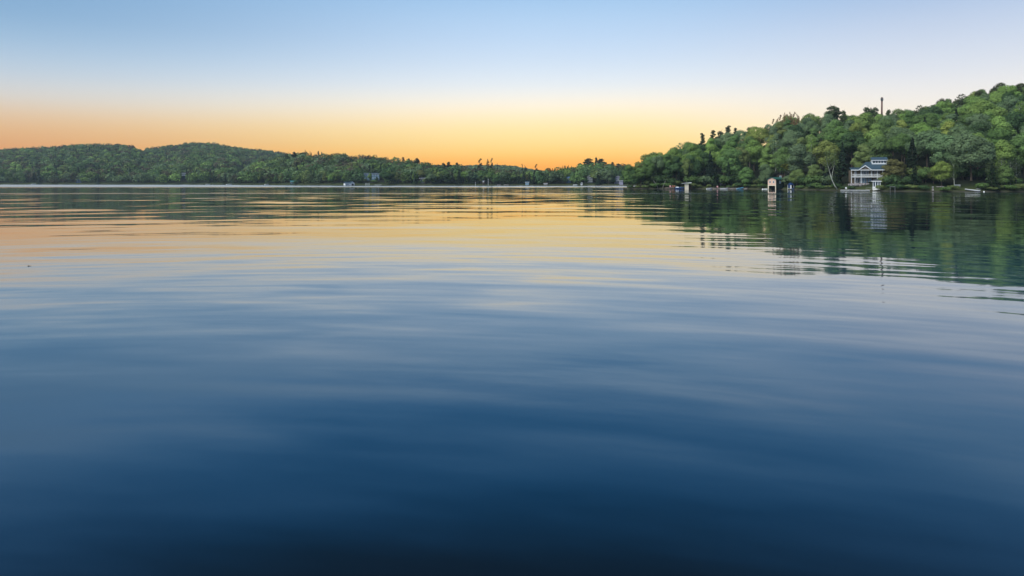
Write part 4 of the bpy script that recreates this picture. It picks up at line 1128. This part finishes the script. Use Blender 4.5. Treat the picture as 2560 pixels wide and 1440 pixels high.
house('shore_house', 1475, 455.5, 13, 13, YF(1475, 18), mat('dark_slate', (.06, .08, .09), .7), DARKROOF, 'tall narrow white villa with dark windows behind the far waterline', .3, 'y', 8, 3, 3)
house('shore_house', 1545, 455.5, 17, 11, YF(1545, 10), mat('grey_violet_board', (.16, .17, .24), .6), DARKROOF, 'grey house with white trim beside the tip of the right hill', .45, 'y', 8, 3, 2, deck=True)
house('porch_hut', 1553, 455.8, 9, 4, YF(1553, 3), mat('lilac_board', (.24, .25, .34), .7), DARKROOF, 'small lilac grey hut in front of the grey house by the hill tip', .3, 'x', 3, 1, 1, cat='hut')
house('far_cabin', 1056, 461, 15, 15, YF(1056, 11), DARKWOOD, DARKROOF, 'dark brown cabin with wide roof deep in far shore trees', .2, 'x', 6, 1, 1, cat='cabin')
house('far_cabin', 1318, 458.5, 9, 2.6, YF(1318, 4), BLUEWALL, BLUEROOF, 'very low pale blue shed right of the tall poplars', .9, 'x', 4, 1, 1, cat='shed')
house('far_cabin', 1505, 445, 9, 6, YF(1440, 60), WHITE, DARKROOF, 'pale cottage almost hidden behind the big dark pines', .4, 'y', 6, 2, 1, cat='cottage')
house('porch_hut', 1454, 461.8, 4.5, 4.2, YF(1454, 1.5), WHITE, WHITE, 'tiny white hut at the waterline below the big dark pines', .3, 'y', 2, 1, 1, cat='hut')
house('porch_hut', 1364, 461, 9, 2.6, YF(1364, 2), WOOD, DARKWOOD, 'low grey shelter at the waterline under the round green tree', .5, 'x', 3, 3, 1, cat='shelter')
# white stakes, pale dock, boats on the far shore
for i, px in enumerate((913.5, 916.8, 920.0, 923.2)):
    Y = 706.0; r = at(px, Y, 0)
    o = MB().tube([(0, 0, -1), (0, 0, zat(457.3, Y))], .14).build('mooring_post', WHITE, loc=r)
    tag(o, 'white mooring post in the water below the pale blue house, %s' % ('leftmost', 'second from left', 'third from left', 'rightmost')[i], 'post', 'white mooring posts of the far shore')
dock(936, 953, 706, .7, 2.2, 'white far shore dock right of the mooring posts', WHITE)
dock(990, 1060, 704, .4, 2, 'long thin grey dock on the far shore below the brown cabin')
dock(1395, 1450, 700, .4, 2, 'long thin grey dock on the far shore below the blue roof')
dock(1470, 1555, 684, .35, 2, 'long pale dock on the far shore near the hill tip')
for i, (px, L, m, lab) in enumerate([(1438, 4.5, WHITE, 'white boat at the far dock below the blue roof'), (1266, 5, WOOD, 'grey boat pulled up on the far shore, right of the poplars'), (1248, 4, WOOD, 'pale boat pulled up on the far shore just right of the poplars'),
                        (520, 6, WHITE, 'white boat under the far left hill, between the tiny white house and teal cabin'), (573, 7, WHITE, 'white boat on the far shore left of the teal cabin'), (667, 5, WHITE, 'small white boat close left of the teal cabin'), (84, 6, WHITE, 'white boat under the far left hill near the left edge')]):
    boat(px, lerp(px, SH_F)-4, L, 1.9, .9, m, lab, rz=R(5*(i % 3)), kind='rowing_boat', z=-.1)
for px, zt, lab in ((1188.5, 455.5, 'thin pale pole at the far waterline left of the poplars'), (1220.5, 447, 'tall thin pale pole at the far waterline below the poplars')):
    Y = YF(px, -1.5); r = empty('flagpole', at(px, Y, 0), 0, lab, 'pole')
    h = zat(zt, Y); MB().tube([(0, 0, -1), (0, 0, h)], [.16, .12]).build('shaft', WHITE, r); MB().box(-.2, .2, -.2, .2, h, h+.2).build('cap', WHITE, r)
house('porch_hut', 1208.5, 456.5, 6, 4.2, YF(1208.5, 4), DARKWOOD, DARKROOF, 'small dark hut with pale window between the two thin poles', .3, 'y', 3, 1, 1, cat='hut', glass=WHITE)
# lone pier posts in front of the pale blue house etc. done above; floating twig near the camera
def twig():
    Y = CH*F/(665.5-HZ); r = at(71, Y, 0)
    mb = MB(); mb.tube([(-.03, 0, .005), (.04, .01, .012), (.13, .02, .004)], [.012, .010, .004], 6); mb.tube([(-.02, 0, .008), (.0, .0, .05), (.018, 0, .062)], [.008, .006, .003], 6)
    o = mb.build('floating_twig', DARKWOOD, loc=r); tag(o, 'tiny dark forked twig floating on the calm water at left', 'twig')
twig()

# ------------------------------------------------------------------ haze
def haze():
    mb = MB().box(-2400, 2400, -40, 2500, -2.5, 150)
    o = mb.build('haze', None) if False else None
    me = bpy.data.meshes.new('haze'); me.from_pydata(mb.v, [], mb.f)
    o = bpy.data.objects.new('haze', me); C.objects.link(o); tag(o, 'thin bluish evening haze over the lake', 'haze', kind='stuff')
    m = bpy.data.materials.new('haze'); m.use_nodes = True; nt = m.node_tree; nt.nodes.remove(nt.nodes['Principled BSDF'])
    v = nt.nodes.new('ShaderNodeVolumePrincipled'); v.inputs['Density'].default_value = HAZE
    v.inputs['Color'].default_value = (.62, .80, 1, 1); v.inputs['Anisotropy'].default_value = 0.0
    nt.links.new(v.outputs[0], nt.nodes['Material Output'].inputs['Volume']); me.materials.append(m)
HAZE = 0.00008
haze()

# ------------------------------------------------------------------ sky
def world():
    w = bpy.data.worlds.new('World'); bpy.context.scene.world = w; w.use_nodes = True
    nt = w.node_tree; L = nt.links; bg = nt.nodes['Background']
    tc = nt.nodes.new('ShaderNodeTexCoord'); sp = nt.nodes.new('ShaderNodeSeparateXYZ'); L.new(tc.outputs['Generated'], sp.inputs[0])
    def lin(c): return tuple(((x/255)/12.92 if x/255 <= .04045 else ((x/255+.055)/1.055)**2.4) for x in c) + (1,)
    def ramp(pts):
        r = nt.nodes.new('ShaderNodeValToRGB'); e = r.color_ramp.elements; r.color_ramp.interpolation = 'B_SPLINE'
        mr = nt.nodes.new('ShaderNodeMapRange'); mr.inputs['From Min'].default_value = -.02; mr.inputs['From Max'].default_value = 1.0
        L.new(sp.outputs['Z'], mr.inputs['Value']); L.new(mr.outputs[0], r.inputs[0])
        P = [((z+.02)/1.02, lin(c)) for z, c in pts]
        e[0].position, e[0].color = P[0]; e[1].position, e[1].color = P[-1]
        for p, c in P[1:-1]: x = e.new(p); x.color = c
        return r.outputs[0]
    top = [(.285, (128, 170, 212)), (.32, (104, 156, 206)), (.37, (72, 134, 192)), (.43, (42, 104, 158)), (.48, (22, 64, 94)), (.55, (18, 30, 46)), (1.0, (24, 42, 76))]
    cen = ramp([(0, (250, 140, 10)), (.022, (252, 166, 34)), (.042, (255, 205, 98)), (.064, (254, 222, 142)), (.086, (252, 226, 168)), (.112, (246, 235, 213)), (.14, (219, 226, 231)), (.175, (195, 212, 230)), (.21, (179, 203, 229)), (.255, (157, 191, 224))] + top)
    lef = ramp([(0, (226, 124, 24)), (.036, (218, 150, 78)), (.056, (219, 166, 104)), (.08, (215, 186, 150)), (.102, (205, 201, 194)), (.13, (180, 195, 208)), (.165, (150, 179, 205)), (.20, (127, 163, 196)), (.255, (111, 152, 191))] + top)
    rig = ramp([(0, (254, 192, 70)), (.03, (252, 216, 130)), (.06, (248, 228, 182)), (.09, (240, 231, 218)), (.14, (209, 215, 224)), (.2, (180, 195, 218)), (.255, (143, 174, 210))] + top)
    bck = ramp([(0, (120, 140, 175)), (.15, (150, 165, 200)), (.35, (100, 140, 190)), (.6, (50, 90, 140)), (1.0, (26, 46, 84))])
    at2 = nt.nodes.new('ShaderNodeMath'); at2.operation = 'ARCTAN2'; L.new(sp.outputs['X'], at2.inputs[0]); L.new(sp.outputs['Y'], at2.inputs[1])
    def mr(a, b):
        m = nt.nodes.new('ShaderNodeMapRange'); m.interpolation_type = 'SMOOTHSTEP'; m.inputs['From Min'].default_value = a; m.inputs['From Max'].default_value = b
        L.new(at2.outputs[0], m.inputs['Value']); return m.outputs[0]
    def mix(f, a, b):
        m = nt.nodes.new('ShaderNodeMix'); m.data_type = 'RGBA'; L.new(f, m.inputs[0]); L.new(a, m.inputs[6]); L.new(b, m.inputs[7]); return m.outputs[2]
    c = mix(mr(-.02, -.72), cen, lef) if False else None
    f1 = nt.nodes.new('ShaderNodeMapRange'); f1.interpolation_type = 'SMOOTHSTEP'; f1.inputs['From Min'].default_value = -.72; f1.inputs['From Max'].default_value = .06
    L.new(at2.outputs[0], f1.inputs['Value'])
    c = mix(f1.outputs[0], lef, cen)
    c = mix(mr(.12, .58), c, rig)
    ab = nt.nodes.new('ShaderNodeMath'); ab.operation = 'ABSOLUTE'; L.new(at2.outputs[0], ab.inputs[0])
    f2 = nt.nodes.new('ShaderNodeMapRange'); f2.interpolation_type = 'SMOOTHSTEP'; f2.inputs['From Min'].default_value = .8; f2.inputs['From Max'].default_value = 1.9
    L.new(ab.outputs[0], f2.inputs['Value']); c = mix(f2.outputs[0], c, bck)
    L.new(c, bg.inputs['Color']); bg.inputs['Strength'].default_value = 1.2
world()
dusk_fill = bpy.data.lights.new('dusk_fill', 'SUN'); dusk_fill.energy = 4.6; dusk_fill.angle = R(50); dusk_fill.color = (1, .96, .88)  # soft fill added for twilight sky brightness on the trees; sun itself has set
so = bpy.data.objects.new('dusk_fill', dusk_fill); C.objects.link(so)
d = Vector((.62, .45, -.80)).normalized()      # travels right and away from the viewer, downwards
so.rotation_euler = d.to_track_quat('-Z', 'Y').to_euler()

# ------------------------------------------------------------------ camera and render
cam = bpy.data.cameras.new('camera'); co = bpy.data.objects.new('camera', cam); C.objects.link(co)
co.location = (0, 0, CH); co.rotation_euler = (R(90), 0, 0)
cam.sensor_width = 36; cam.sensor_fit = 'HORIZONTAL'; cam.lens = 36*F/2560
cam.shift_y = -(720-HZ)/2560
cam.clip_end = 9000; cam.clip_start = .1
S = bpy.context.scene; S.camera = co
S.render.engine = 'CYCLES'
S.view_settings.view_transform = 'Standard'; S.view_settings.look = 'None'; S.view_settings.exposure = 0; S.view_settings.gamma = 1
S.cycles.max_bounces = 5; S.cycles.diffuse_bounces = 2; S.cycles.glossy_bounces = 3; S.cycles.transparent_max_bounces = 4; S.cycles.volume_bounces = 0
